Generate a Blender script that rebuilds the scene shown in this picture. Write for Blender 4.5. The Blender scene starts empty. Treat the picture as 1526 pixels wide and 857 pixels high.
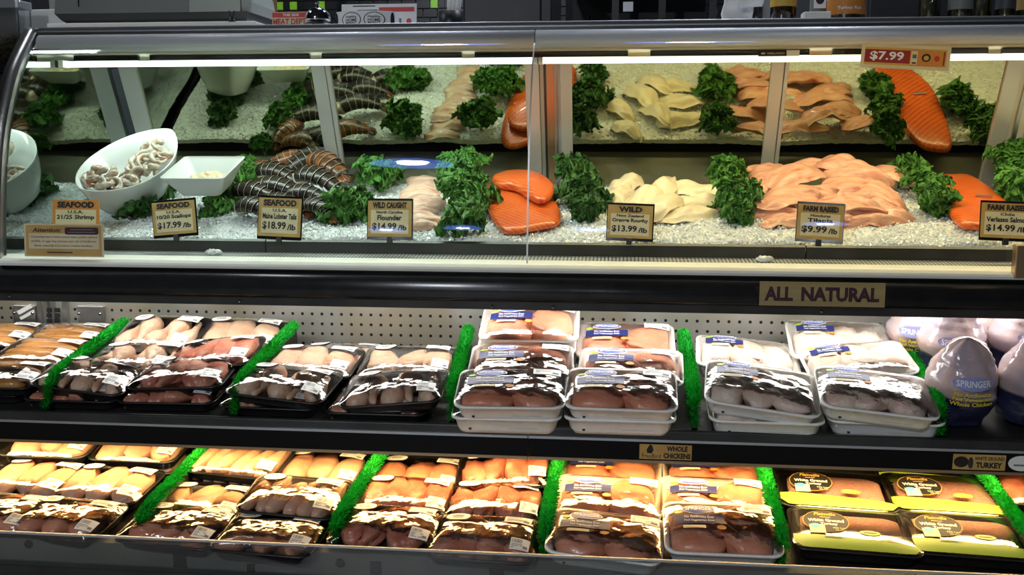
import bpy, bmesh, math, random
from mathutils import Vector, Matrix, Euler, noise
R = math.radians
sc = bpy.context.scene
COL = sc.collection
rng = random.Random(7)

# ------------------------------------------------------------------ camera
EYE = Vector((0.0, 0.0, 1.22))
YAW, PITCH = R(6.0), R(8.6)
cam = bpy.data.cameras.new('camera'); cam.lens = 35; cam.sensor_width = 36; cam.clip_start = .05
camo = bpy.data.objects.new('camera', cam); COL.objects.link(camo)
camo.location = EYE; camo.rotation_euler = (R(90) - PITCH, 0, YAW)
sc.camera = camo
# ------------------------------------------------------------------ world, exposure
w = bpy.data.worlds.new('world'); sc.world = w; w.use_nodes = True
w.node_tree.nodes['Background'].inputs[0].default_value = (.75, .85, 1, 1)
w.node_tree.nodes['Background'].inputs[1].default_value = .012
sc.view_settings.view_transform = 'Standard'; sc.view_settings.look = 'None'
sc.view_settings.exposure = 0.0; sc.view_settings.gamma = 1.0
sc.view_settings.use_curve_mapping = False
COOL, WARM, DEEP, NEUT = (.86, 1.0, .90), (1.0, .80, .40), (1.0, .64, .25), (1.0, .97, .90)
CANOPY_W, SHELF_W, DECK_W = 3.6, 5.2, 8.5

# ------------------------------------------------------------------ pixel helpers (1526 x 857 frame)
FPX = 35 / 36 * 1526
FW = Vector((-math.sin(YAW) * math.cos(PITCH), math.cos(YAW) * math.cos(PITCH), -math.sin(PITCH)))
RT = Vector((math.cos(YAW), math.sin(YAW), 0)); UP = RT.cross(FW)
def ray(x, y): return FW + RT * ((x - 763) / FPX) - UP * ((y - 428.5) / FPX)
def at(x, y, Y):
    d = ray(x, y); return EYE + d * (Y / d.y)
def on(P0, n, x, y, h=0):
    d = ray(x, y); return EYE + d * (((P0 + n * h) - EYE).dot(n) / d.dot(n))

# ------------------------------------------------------------------ object helpers
def put(name, me, mat=None, parent=None, loc=(0, 0, 0), rot=(0, 0, 0), scale=None):
    o = bpy.data.objects.new(name, me); COL.objects.link(o)
    o.location = loc; o.rotation_euler = rot
    if scale: o.scale = scale
    if mat is not None and me is not None and not me.materials: me.materials.append(mat)
    if parent: o.parent = parent
    return o
def tag(o, label, cat=None, group=None, kind=None):
    if label: o['label'] = label
    if cat: o['category'] = cat
    if group: o['group'] = group
    if kind: o['kind'] = kind
    return o
def thing(name, label, cat, loc=(0, 0, 0), rot=(0, 0, 0), group=None, kind=None):
    o = bpy.data.objects.new(name, None); COL.objects.link(o); o.empty_display_size = .02
    o.location = loc; o.rotation_euler = rot
    return tag(o, label, cat, group, kind)
def kids(o): return [c for c in bpy.data.objects if c.parent == o]
KID = {}
def copy_tree(o, parent=None, _d=0):
    c = o.copy(); COL.objects.link(c); c.parent = parent
    for ch in KID.setdefault(o.name, kids(o)): copy_tree(ch, c, _d + 1)
    return c
def mk(name, verts, faces, smooth=True):
    me = bpy.data.meshes.new(name); me.from_pydata([tuple(v) for v in verts], [], faces); me.update()
    if smooth: me.polygons.foreach_set('use_smooth', [True] * len(me.polygons))
    return me
def bm_mesh(bm, name, smooth=False):
    bmesh.ops.recalc_face_normals(bm, faces=bm.faces)
    me = bpy.data.meshes.new(name); bm.to_mesh(me); bm.free()
    if smooth: me.polygons.foreach_set('use_smooth', [True] * len(me.polygons))
    return me
def box_mesh(x0, x1, y0, y1, z0, z1, bev=0, seg=2):
    bm = bmesh.new()
    bmesh.ops.create_cube(bm, size=1)
    for v in bm.verts:
        v.co = Vector((x0 + (v.co.x + .5) * (x1 - x0), y0 + (v.co.y + .5) * (y1 - y0), z0 + (v.co.z + .5) * (z1 - z0)))
    if bev: bmesh.ops.bevel(bm, geom=bm.edges[:], offset=bev, segments=seg, affect='EDGES', profile=.5)
    return bm_mesh(bm, 'box')
def box(name, x0, x1, y0, y1, z0, z1, mat, parent=None, bev=0, rot=(0, 0, 0), loc=(0, 0, 0)):
    return put(name, box_mesh(x0, x1, y0, y1, z0, z1, bev), mat, parent, loc, rot)
def prism_x(name, prof, x0, x1, mat, parent=None, smooth=False, bev=0):
    """closed (y, z) profile swept along x"""
    n = len(prof); v = [(x0, y, z) for y, z in prof] + [(x1, y, z) for y, z in prof]
    f = [[i, (i + 1) % n, n + (i + 1) % n, n + i] for i in range(n)] + [list(range(n)), list(range(2 * n - 1, n - 1, -1))]
    bm = bmesh.new(); vs = [bm.verts.new(p) for p in v]
    for q in f: bm.faces.new([vs[i] for i in q])
    if bev: bmesh.ops.bevel(bm, geom=bm.edges[:], offset=bev, segments=2, affect='EDGES', profile=.5)
    me = bm_mesh(bm, name)
    if smooth:
        for p in me.polygons: p.use_smooth = len(p.vertices) == 4
    return put(name, me, mat, parent)
def prism_z(outline, z0, z1, bev=0):
    """closed (x, y) outline extruded in z"""
    n = len(outline); bm = bmesh.new()
    a = [bm.verts.new((x, y, z0)) for x, y in outline]; b = [bm.verts.new((x, y, z1)) for x, y in outline]
    for i in range(n): bm.faces.new((a[i], a[(i + 1) % n], b[(i + 1) % n], b[i]))
    bm.faces.new(b); bm.faces.new(a[::-1])
    if bev: bmesh.ops.bevel(bm, geom=[e for e in bm.edges if abs(e.verts[0].co.z - e.verts[1].co.z) < 1e-6], offset=bev, segments=2, affect='EDGES', profile=.5)
    return bm_mesh(bm, 'prism')
def lathe(prof, n=24, cap=True):
    v = []; f = []
    for r, z in prof:
        for k in range(n):
            a = 2 * math.pi * k / n; v.append((r * math.cos(a), r * math.sin(a), z))
    for i in range(len(prof) - 1):
        for k in range(n): f.append([i * n + k, i * n + (k + 1) % n, (i + 1) * n + (k + 1) % n, (i + 1) * n + k])
    if cap: f += [list(range(n))[::-1], list(range((len(prof) - 1) * n, len(prof) * n))]
    return mk('lathe', v, f)
def tube(pts, rad, n=8):
    pts = [Vector(p) for p in pts]; v = []; f = []
    for i, p in enumerate(pts):
        t = (pts[min(i + 1, len(pts) - 1)] - pts[max(i - 1, 0)]).normalized()
        a = t.orthogonal().normalized() if i == 0 else (a - t * a.dot(t)).normalized()
        b = t.cross(a); r = rad[i] if isinstance(rad, (list, tuple)) else rad
        for k in range(n):
            q = 2 * math.pi * k / n; v.append(p + (a * math.cos(q) + b * math.sin(q)) * r)
    for i in range(len(pts) - 1):
        for k in range(n): f.append([i * n + k, i * n + (k + 1) % n, (i + 1) * n + (k + 1) % n, (i + 1) * n + k])
    f += [list(range(n))[::-1], list(range((len(pts) - 1) * n, len(pts) * n))]
    return mk('tube', v, f)
def rr(wd, dp, r, n=5):
    out = []
    for cx, cy, a0 in ((1, 1, 0), (-1, 1, 90), (-1, -1, 180), (1, -1, 270)):
        for k in range(n + 1):
            a = R(a0 + 90 * k / n)
            out.append((cx * (wd / 2 - r) + r * math.cos(a), cy * (dp / 2 - r) + r * math.sin(a)))
    return out
def loft(rings, close_top=True, close_bot=True, smooth=True):
    n = len(rings[0]); v = [p for r in rings for p in r]; f = []
    for i in range(len(rings) - 1):
        for k in range(n): f.append([i * n + k, i * n + (k + 1) % n, (i + 1) * n + (k + 1) % n, (i + 1) * n + k])
    if close_bot: f.append(list(range(n))[::-1])
    if close_top: f.append(list(range((len(rings) - 1) * n, len(rings) * n)))
    return mk('loft', v, f, smooth)
def nz(p, s): return noise.noise(Vector(p) * s)
TXT = {}
def text_mesh(s, width, height, bold=.0, shear=0.0):
    """flat lettering fitted into width x height, centred on the origin"""
    key = (s, round(width, 5), round(height, 5), bold, shear)
    if key in TXT: return TXT[key]
    cu = bpy.data.curves.new('lettering', 'FONT'); cu.body = s; cu.size = 1; cu.offset = bold; cu.resolution_u = 2; cu.shear = shear
    o = bpy.data.objects.new('lettering', cu); COL.objects.link(o)
    me = bpy.data.meshes.new_from_object(o); bpy.data.objects.remove(o); bpy.data.curves.remove(cu)
    me.materials.clear()
    xs = [v.co.x for v in me.vertices]; ys = [v.co.y for v in me.vertices]
    x0, x1, y0, y1 = min(xs), max(xs), min(ys), max(ys)
    for v in me.vertices:
        v.co = ((v.co.x - (x0 + x1) / 2) / (x1 - x0) * width, (v.co.y - (y0 + y1) / 2) / (y1 - y0) * height, 0)
    TXT[key] = me
    return me
def letter(s, width, height, mat, parent, loc, bold=.02, shear=0.0, rot=(0, 0, 0), name='lettering'):
    me = text_mesh(s, width, height, bold, shear)
    o = put(name, me, None, parent, loc, rot)
    if not me.materials: me.materials.append(mat)
    elif me.materials[0] != mat:
        o.data = me = me.copy(); me.materials[0] = mat
    return o
def disc(a, b, n=24, t=.0004):
    return prism_z([(a * math.cos(2 * math.pi * k / n), b * math.sin(2 * math.pi * k / n)) for k in range(n)], 0, t)
def drape(me, fn, dx=0, dy=0, lift=0):
    for v in me.vertices:
        x, y = v.co.x + dx, v.co.y + dy; v.co = (x, y, fn(x, y) + lift + v.co.z)
    return me
def patch(x0, x1, y0, y1, fn, lift, nx=6, ny=4):
    v = [(x0 + (x1 - x0) * i / nx, y0 + (y1 - y0) * j / ny) for j in range(ny + 1) for i in range(nx + 1)]
    f = [[j * (nx + 1) + i, j * (nx + 1) + i + 1, (j + 1) * (nx + 1) + i + 1, (j + 1) * (nx + 1) + i] for j in range(ny) for i in range(nx)]
    return mk('patch', [(x, y, fn(x, y) + lift) for x, y in v], f)
def ell_patch(cx, cy, a, b, fn, lift, n=24):
    v = [(cx, cy, fn(cx, cy) + lift)]; f = []
    for r in (.5, 1):
        for k in range(n):
            x, y = cx + a * r * math.cos(2 * math.pi * k / n), cy + b * r * math.sin(2 * math.pi * k / n); v.append((x, y, fn(x, y) + lift))
    for k in range(n):
        f.append([0, 1 + k, 1 + (k + 1) % n]); f.append([1 + k, 1 + n + k, 1 + n + (k + 1) % n, 1 + (k + 1) % n])
    return mk('ellipse', v, f)

# ------------------------------------------------------------------ materials
def nodes(m): return m.node_tree.nodes, m.node_tree.links
def mat(name, col, rough=.5, metal=0.0, col2=None, scale=20, bump=0.0, bscale=None, stretch=None, lo=.35, hi=.65, col3=None, coat=0.0, spec=.5, sss=0.0, detail=4, bdist=.01):
    m = bpy.data.materials.new(name); m.use_nodes = True; N, L = nodes(m); b = N['Principled BSDF']
    b.inputs['Base Color'].default_value = (*col, 1); b.inputs['Roughness'].default_value = rough; b.inputs['Metallic'].default_value = metal
    b.inputs['Specular IOR Level'].default_value = spec
    if coat: b.inputs['Coat Weight'].default_value = coat; b.inputs['Coat Roughness'].default_value = .08
    if sss:
        b.inputs['Subsurface Weight'].default_value = sss; b.inputs['Subsurface Radius'].default_value = (1, .4, .25); b.inputs['Subsurface Scale'].default_value = .006
    if col2 or bump:
        tc = N.new('ShaderNodeTexCoord'); mp = N.new('ShaderNodeMapping'); L.new(tc.outputs['Object'], mp.inputs[0])
        if stretch: mp.inputs['Scale'].default_value = stretch
        oi = N.new('ShaderNodeObjectInfo'); vm = N.new('ShaderNodeVectorMath'); vm.operation = 'ADD'
        sc_ = N.new('ShaderNodeVectorMath'); sc_.operation = 'SCALE'; sc_.inputs[0].default_value = (7.3, 3.1, 5.7); L.new(oi.outputs['Random'], sc_.inputs['Scale'])
        L.new(mp.outputs[0], vm.inputs[0]); L.new(sc_.outputs[0], vm.inputs[1])
    if col2:
        t = N.new('ShaderNodeTexNoise'); t.inputs['Scale'].default_value = scale; t.inputs['Detail'].default_value = detail; L.new(vm.outputs[0], t.inputs['Vector'])
        r = N.new('ShaderNodeValToRGB'); e = r.color_ramp.elements
        e[0].position = lo; e[0].color = (*col, 1); e[1].position = hi; e[1].color = (*col2, 1)
        if col3: q = e.new(min(hi + .12, 1)); q.color = (*col3, 1)
        L.new(t.outputs['Fac'], r.inputs[0]); L.new(r.outputs[0], b.inputs['Base Color'])
    if bump:
        t2 = N.new('ShaderNodeTexNoise'); t2.inputs['Scale'].default_value = bscale or scale * 3; t2.inputs['Detail'].default_value = 3; L.new(vm.outputs[0], t2.inputs['Vector'])
        bp = N.new('ShaderNodeBump'); bp.inputs['Strength'].default_value = bump; bp.inputs['Distance'].default_value = bdist
        L.new(t2.outputs['Fac'], bp.inputs['Height']); L.new(bp.outputs[0], b.inputs['Normal'])
    return m
def sheer(name, tint, rough, ior=1.45, extra=0.0, gain=1.0, gcol=(1, 1, 1), bump=0, bscale=60):
    """thin clear sheet: sees through, mirrors by Fresnel"""
    m = bpy.data.materials.new(name); m.use_nodes = True; N, L = nodes(m); N.remove(N['Principled BSDF'])
    tr = N.new('ShaderNodeBsdfTransparent'); tr.inputs[0].default_value = (*tint, 1)
    gl = N.new('ShaderNodeBsdfGlossy'); gl.inputs['Roughness'].default_value = rough; gl.inputs[0].default_value = (*gcol, 1)
    fr = N.new('ShaderNodeFresnel'); fr.inputs[0].default_value = ior
    ma = N.new('ShaderNodeMath'); ma.operation = 'MULTIPLY_ADD'; ma.inputs[1].default_value = gain; ma.inputs[2].default_value = extra; ma.use_clamp = True
    mx = N.new('ShaderNodeMixShader'); L.new(fr.outputs[0], ma.inputs[0]); L.new(ma.outputs[0], mx.inputs[0]); L.new(tr.outputs[0], mx.inputs[1]); L.new(gl.outputs[0], mx.inputs[2])
    if bump:
        tc = N.new('ShaderNodeTexCoord'); t2 = N.new('ShaderNodeTexNoise'); t2.inputs['Scale'].default_value = bscale; L.new(tc.outputs['Object'], t2.inputs['Vector'])
        bp = N.new('ShaderNodeBump'); bp.inputs['Strength'].default_value = bump; bp.inputs['Distance'].default_value = .004
        L.new(t2.outputs['Fac'], bp.inputs['Height']); L.new(bp.outputs[0], gl.inputs['Normal']); L.new(bp.outputs[0], fr.inputs['Normal'])
    L.new(mx.outputs[0], N['Material Output'].inputs[0])
    return m
def glow(name, col, s):
    m = bpy.data.materials.new(name); m.use_nodes = True; N, L = nodes(m); N.remove(N['Principled BSDF'])
    e = N.new('ShaderNodeEmission'); e.inputs[0].default_value = (*col, 1); e.inputs[1].default_value = s
    L.new(e.outputs[0], N['Material Output'].inputs[0]); return m
def dots(name, base, hole, pitch, rad, rough, metal, axes=(0, 2), tint=None):
    """sheet with a grid of punched holes"""
    m = mat(name, base, rough, metal); N, L = nodes(m); b = N['Principled BSDF']
    tc = N.new('ShaderNodeTexCoord'); sp = N.new('ShaderNodeSeparateXYZ'); L.new(tc.outputs['Object'], sp.inputs[0])
    def mth(op, a, bb=None):
        n = N.new('ShaderNodeMath'); n.operation = op
        for i, q in enumerate((a, bb)):
            if q is None: continue
            if isinstance(q, (int, float)): n.inputs[i].default_value = q
            else: L.new(q, n.inputs[i])
        return n.outputs[0]
    d = []
    for a in axes:
        f = mth('SUBTRACT', mth('FRACT', mth('DIVIDE', mth('ADD', sp.outputs[a], 10.0), pitch)), .5); d.append(mth('MULTIPLY', f, f))
    k = mth('LESS_THAN', mth('ADD', d[0], d[1]), (rad / pitch) ** 2)
    mx = N.new('ShaderNodeMix'); mx.data_type = 'RGBA'; L.new(k, mx.inputs[0]); mx.inputs[6].default_value = (*base, 1); mx.inputs[7].default_value = (*hole, 1)
    if tint:
        t = N.new('ShaderNodeTexNoise'); t.inputs['Scale'].default_value = 5; L.new(tc.outputs['Object'], t.inputs['Vector'])
        r = N.new('ShaderNodeValToRGB'); r.color_ramp.elements[0].position = .4; r.color_ramp.elements[0].color = (*base, 1); r.color_ramp.elements[1].position = .62; r.color_ramp.elements[1].color = (*tint, 1)
        L.new(t.outputs['Fac'], r.inputs[0]); L.new(r.outputs[0], mx.inputs[6])
    L.new(mx.outputs[2], b.inputs['Base Color'])
    inv = mth('MULTIPLY', mth('SUBTRACT', 1.0, k), metal); L.new(inv, b.inputs['Metallic'])
    return m

MT = {}
MT['steel'] = mat('brushed_steel', (.55, .55, .54), .32, 1, (.42, .42, .41), 6, .08, 300, (1, 1, .05))
MT['satin'] = mat('satin_aluminium', (.62, .64, .66), .36, .9)
MT['darksteel'] = mat('dark_steel', (.09, .09, .088), .36, .8, (.06, .06, .058), 9)
MT['black'] = mat('black_plastic', (.012, .012, .013), .38, 0, (.02, .02, .02), 12)
MT['bumper'] = mat('black_bumper', (.035, .035, .036), .24, .6, (.05, .05, .05), 30, spec=.8)
MT['blackgloss'] = mat('gloss_black', (.008, .008, .009), .12)
MT['cream'] = mat('cream_sill', (.84, .83, .74), .5, 0, (.78, .77, .68), 14)
MT['beige'] = mat('beige_metal', (.62, .58, .48), .4, .3)
MT['frame'] = mat('aluminium_frame', (.60, .60, .58), .42, .6)
MT['mirror'] = mat('grey_mirror', (.46, .47, .33), .03, 1)
MT['glass'] = sheer('curved_glass', (.93, .97, .95), .015, 1.5, 0.01, 1.0)
MT['endglass'] = sheer('end_glass', (.34, .38, .37), .02, 1.5, .50, 1.0, (.86, .94, .90))
MT['clear'] = sheer('clear_acrylic', (.78, .80, .80), .08, 1.45, .02)
MT['film'] = sheer('cling_film', (.97, .97, .97), .085, 1.5, .025, 1.25, bump=.55, bscale=34)
MT['lid'] = sheer('clear_lid', (.95, .95, .95), .10, 1.5, .05, 1.6)
MT['perf'] = dots('perforated_panel', (.62, .61, .57), (.01, .01, .01), .0275, .0042, .40, .75, (0, 2), (.52, .48, .38))
MT['mesh'] = dots('mesh_ledge', (.10, .10, .10), (.62, .64, .62), .008, .003, .45, .3, (0, 1))
MT['mat'] = dots('shelf_mat', (.022, .022, .022), (.002, .002, .002), .007, .0022, .5, 0, (0, 1))
MT['bronze'] = mat('bronze_trim', (.55, .38, .22), .3, .9)
MT['white'] = mat('white_paper', (.82, .82, .80), .55)
MT['foam'] = mat('white_foam', (.92, .92, .89), .42, 0, (.87, .87, .84), 60, .03, 400)
MT['ceramic'] = mat('white_ceramic', (.66, .69, .67), .12, coat=.3)
MT['ink'] = mat('black_ink', (.012, .010, .010), .6)
MT['grey_ink'] = mat('grey_ink', (.20, .20, .20), .6)
MT['tan'] = mat('tan_card', (.56, .36, .11), .55, 0, (.46, .28, .07), 22)
MT['card'] = mat('cream_card', (.72, .63, .40), .55, 0, (.66, .56, .34), 18)
MT['plum'] = mat('plum_print', (.05, .012, .02), .5)
MT['red'] = mat('red_print', (.55, .03, .02), .5)
MT['darkred'] = mat('dark_red_print', (.30, .01, .012), .5)
MT['orange'] = mat('orange_print', (.62, .24, .04), .5)
MT['navy'] = mat('navy_print', (.018, .025, .13), .4)
MT['blue'] = mat('blue_print', (.08, .12, .42), .4)
MT['palewhite'] = mat('white_print', (.85, .85, .85), .5)
MT['yellow'] = mat('yellow_print', (.75, .60, .04), .5)
MT['lime'] = mat('lime_print', (.34, .52, .06), .4)
MT['limetile'] = mat('lime_tile', (.25, .55, .03), .25)
MT['cyan'] = mat('cyan_print', (.10, .55, .70), .5)
MT['palegreen'] = mat('pale_green_print', (.60, .72, .45), .5)
MT['gold'] = mat('gold_print', (.62, .38, .06), .5)
MT['grass'] = mat('plastic_turf', (.010, .56, .035), .5, 0, (.004, .28, .015), 90)
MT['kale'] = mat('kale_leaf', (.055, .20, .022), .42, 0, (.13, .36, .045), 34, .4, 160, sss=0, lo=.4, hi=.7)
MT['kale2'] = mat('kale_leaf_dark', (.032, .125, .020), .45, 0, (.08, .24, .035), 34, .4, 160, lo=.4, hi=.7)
MT['stem'] = mat('kale_stem', (.30, .42, .16), .45)
MT['ice'] = mat('crushed_ice', (.80, .84, .84), .16, 0, (.92, .95, .95), 90, .9, 240, coat=.4, bdist=.006)
MT['chip'] = mat('ice_chip', (.92, .95, .96), .06, 0, (.74, .78, .79), 150, coat=.5)
MT['tilapia'] = mat('tilapia_flesh', (.74, .42, .29), .28, 0, (.68, .30, .20), 24, .25, 110, (1, 4, 1), .36, .60, (.50, .13, .08), coat=.25, sss=.12)
MT['roughy'] = mat('roughy_flesh', (.80, .72, .54), .32, 0, (.74, .61, .40), 24, .15, 120, (1, 3, 1), .4, .7, coat=.2, sss=.1)
MT['flounder'] = mat('flounder_flesh', (.74, .54, .40), .3, 0, (.68, .36, .27), 30, .15, 120, (1, 3, 1), .4, .7, coat=.25, sss=.1)
def salmon(name):
    m = mat(name, (.76, .13, .014), .3, 0, (.66, .085, .009), 20, .1, 150, coat=.25, sss=.05); N, L = nodes(m); b = N['Principled BSDF']
    tc = [n for n in N if n.type == 'TEX_COORD'][0]
    wv = N.new('ShaderNodeTexWave'); wv.bands_direction = 'DIAGONAL'; wv.inputs['Scale'].default_value = 34; wv.inputs['Distortion'].default_value = 1.2; wv.inputs['Detail Scale'].default_value = .6; L.new(tc.outputs['Object'], wv.inputs['Vector'])
    rp = N.new('ShaderNodeValToRGB'); rp.color_ramp.elements[0].position = .72; rp.color_ramp.elements[1].position = .98; L.new(wv.outputs['Fac'], rp.inputs[0])
    mx = N.new('ShaderNodeMix'); mx.data_type = 'RGBA'; src = b.inputs['Base Color'].links[0].from_socket
    L.new(rp.outputs[0], mx.inputs[0]); L.new(src, mx.inputs[6]); mx.inputs[7].default_value = (.80, .22, .06, 1); L.new(mx.outputs[2], b.inputs['Base Color'])
    return m
MT['salmon'] = salmon('salmon_flesh')
MT['shell'] = mat('lobster_shell', (.012, .010, .008), .26, 0, (.03, .018, .010), 35, .2, 200, lo=.45, hi=.74, col3=(.12, .035, .01), coat=.3)
MT['shellrust'] = mat('rusty_lobster_shell', (.05, .025, .012), .25, 0, (.30, .10, .025), 28, .2, 200, lo=.4, hi=.62, coat=.5)
MT['lobmeat'] = mat('lobster_meat', (.72, .62, .48), .3, 0, (.55, .42, .28), 50, coat=.3)
MT['shrimp'] = mat('raw_shrimp', (.56, .47, .34), .22, 0, (.36, .31, .24), 110, .2, 260, (1, 1, 1), .40, .58, (.60, .27, .09), coat=.5, sss=.12)
MT['shrimptail'] = mat('shrimp_tail', (.10, .05, .03), .3, 0, (.40, .14, .06), 70)
MT['scallop'] = mat('scallop_flesh', (.68, .56, .36), .3, 0, (.60, .46, .26), 40, coat=.3, sss=.1)
MT['breast'] = mat('chicken_breast', (.76, .50, .36), .34, 0, (.72, .42, .28), 18, .15, 110, (1, 1, 1), .4, .65, (.80, .62, .44), coat=.15, sss=.12)
MT['pinkbreast'] = mat('pink_chicken_breast', (.74, .36, .23), .34, 0, (.68, .27, .16), 18, .15, 110, (1, 1, 1), .4, .65, (.78, .52, .38), coat=.15, sss=.12)
MT['skin'] = mat('chicken_skin', (.78, .58, .42), .36, 0, (.76, .46, .31), 24, .35, 130, (1, 1, 1), .42, .66, (.72, .40, .30), coat=.15, sss=.1)
MT['dark'] = mat('dark_chicken_thigh', (.54, .19, .13), .32, 0, (.68, .32, .21), 22, .25, 120, (1, 1, 1), .4, .62, (.78, .60, .44), coat=.2, sss=.12)
MT['pale'] = mat('pale_chicken_wing', (.82, .70, .60), .34, 0, (.80, .58, .48), 22, .3, 130, (1, 1, 1), .42, .68, (.76, .46, .38), coat=.2, sss=.1)
MT['crust'] = mat('browned_sausage', (.58, .30, .08), .35, 0, (.38, .16, .035), 20, .2, 120, (1, 2.5, 1), .4, .68, coat=.3)
MT['mince'] = mat('turkey_mince', (.86, .52, .44), .45, 0, (.76, .40, .33), 160, .8, 300, lo=.4, hi=.62)
MT['bag'] = mat('poultry_bag', (.56, .40, .36), .18, 0, (.40, .34, .40), 16, .25, 40, coat=.5, sss=.05)
MT['bagnavy'] = mat('navy_poultry_bag', (.012, .014, .04), .2, 0, (.03, .035, .08), 16, .2, 40, coat=.4)
MT['wall'] = mat('dark_wall', (.03, .03, .032), .6)
MT['tile'] = mat('black_tile', (.008, .008, .008), .25, 0, (.013, .012, .012), 8)
MT['grout'] = mat('grey_grout', (.12, .125, .115), .8)
MT['floor'] = mat('dark_floor', (.30, .29, .27), .35, 0, (.20, .19, .18), 3)
MT['ceil'] = mat('grey_ceiling', (.05, .05, .052), .9)
MT['wood'] = mat('brown_wood', (.24, .13, .045), .5, 0, (.17, .09, .03), 30, stretch=(1, 1, .1))
MT['scale'] = mat('grey_scale_case', (.17, .18, .165), .5)
MT['scaledark'] = mat('dark_scale_case', (.05, .053, .055), .5)
MT['scalelight'] = mat('pale_scale_case', (.34, .37, .33), .5)
MT['chrome'] = mat('chrome', (.72, .72, .73), .08, 1)
MT['herb'] = mat('dried_herbs', (.24, .18, .06), .8, 0, (.05, .04, .015), 120, 1, 200, lo=.45, hi=.6)
MT['plastic'] = sheer('clear_bin', (.88, .92, .94), .12, 1.45, .10)
MT['spice'] = mat('ground_spice', (.14, .06, .02), .8, 0, (.03, .02, .012), 200)
MT['jar'] = sheer('jar_glass', (.6, .62, .55), .04, 1.5, .04)
MT['preserve'] = mat('dark_preserve', (.05, .05, .02), .3, 0, (.11, .10, .04), 60)
MT['tube_cool'] = glow('cool_tube', COOL, 2.6); MT['tube_warm'] = glow('warm_tube', (1, .92, .66), 2.6)
MT['tube_deep'] = glow('amber_tube', DEEP, 3.0); MT['tube_neutral'] = glow('neutral_tube', NEUT, 3.0)
MT['lampcore'] = glow('lamp_core', (.92, .96, 1.0), 60); MT['lampring'] = glow('lamp_ring', (.12, .26, 1.0), 6)
MT['panelgrey'] = mat('grey_panel', (.24, .24, .23), .5, .2, (.19, .19, .18), 9)
MT['rail'] = mat('satin_rail', (.50, .52, .54), .48, .25)
MT['soot'] = mat('dark_cabinet_steel', (.055, .055, .056), .45, .5, (.04, .04, .041), 6)
MT['railblack'] = mat('price_rail_black', (.006, .006, .006), .3, spec=.15)
LAMPS = ((-1.45, -2.38, 'round ceiling lamp mirrored as a blue oval in the glass', 135), (2.74, -9.14, 'far round ceiling lamp at the right behind the viewer', 60), (-.39, -10.8, 'far round ceiling lamp straight behind the viewer', 60), (-2.33, -10.7, 'far round ceiling lamp left of the viewer', 60), (-3.65, -11.3, 'far round ceiling lamp farther left behind the viewer', 60), (-.75, 3.38, 'round ceiling lamp above the left half of the canopy', 14), (.30, 3.38, 'round ceiling lamp above the right half of the canopy', 14))
# ================================================================== the room
XA, XB = -1.36, 1.02                     # ends of the service case
o = box('floor', -9, 6, -15, 5, -.05, 0, MT['floor']); tag(o, 'dark store floor', kind='structure')
o = box('ceiling', -9, 6, -15, 5, 3.3, 3.35, MT['ceil']); tag(o, 'dark grey store ceiling', kind='structure')
WALL = box('wall_back', -5, 5, 4.2, 4.3, 0, 3.3, MT['grout']); tag(WALL, 'kitchen wall clad in black tiles with lime accents', kind='structure')
# black tiles and lime accents that show between the counter top things
tw, th = .060, .036
tile_me = box_mesh(0, tw - .003, -.008, 0, 0, th - .003, .001, 1); tile_me.materials.append(MT['tile'])
lime_me = box_mesh(0, .030, -.008, 0, 0, th - .003, .001, 1); lime_me.materials.append(MT['limetile'])
half_me = box_mesh(0, .027, -.008, 0, 0, th - .003, .001, 1); half_me.materials.append(MT['tile'])
LIMES = {(4, round((at(px, 12, 4.2).x + 1.5) / tw - .2)) for px in (411, 444, 477, 640, 975)} | {(2, 9), (5, 14)}
for r in range(-1, 6):
    for c in range(-2, 34):
        x = -1.50 + c * tw + (r % 2) * tw * .5; z = 1.604 + r * th
        if (r, c) in LIMES:
            put('tile', lime_me, None, WALL, (x, 4.2, z)); put('tile', half_me, None, WALL, (x + .033, 4.2, z))
        else: put('tile', tile_me, None, WALL, (x, 4.2, z))
box('wall_cladding', -5, -1.7, 4.17, 4.2, 1.2, 3.3, MT['wall'], WALL); box('wall_cladding', .62, 5, 4.17, 4.2, 1.2, 3.3, MT['wall'], WALL)

# ------------------------------------------------------------------ ceiling lamps
def ceiling_lamp(x, y, label, power, z=3.3):
    t = thing('ceiling_lamp', label, 'lamp', (x, y, z), group='round ceiling lamps')
    put('reflector', lathe([(.30, -.12), (.29, -.07), (.18, 0), (.06, 0), (.06, -.01), (.17, -.02), (.27, -.065), (.285, -.12)], 32, False), MT['lampring'], t)
    put('bulb', lathe([(.001, -.075), (.09, -.07), (.12, -.04), (.06, -.012)], 24), MT['lampcore'], t)
    li = bpy.data.lights.new('lamp_light', 'AREA'); li.shape = 'DISK'; li.size = .2; li.energy = power; li.color = (.92, .96, 1)
    l = bpy.data.objects.new('lamp_light', li); COL.objects.link(l); l.location = (0, 0, -.085); l.parent = t
    return t
for x, y, nm, pw in LAMPS: ceiling_lamp(x, y, nm, pw)
t = thing('ceiling_panel_lamp', 'square ceiling light panel above the left end of the case', 'lamp', (-2.34, 2.42, 3.3))
put('panel_frame', box_mesh(-.19, .19, -.24, .24, -.03, 0, .004), MT['satin'], t); put('diffuser', box_mesh(-.16, .16, -.21, .21, -.036, -.03), glow('panel_glow', (.9, .96, 1), 22), t)

# ================================================================== service display case
CASE = thing('display_case', 'long refrigerated seafood and meat case with curved glass and steel canopy', 'display case', (0, 2.4, 0))
def cpart(o): 
    o.parent = CASE; o.location = Vector(o.location) - CASE.location; return o
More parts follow.
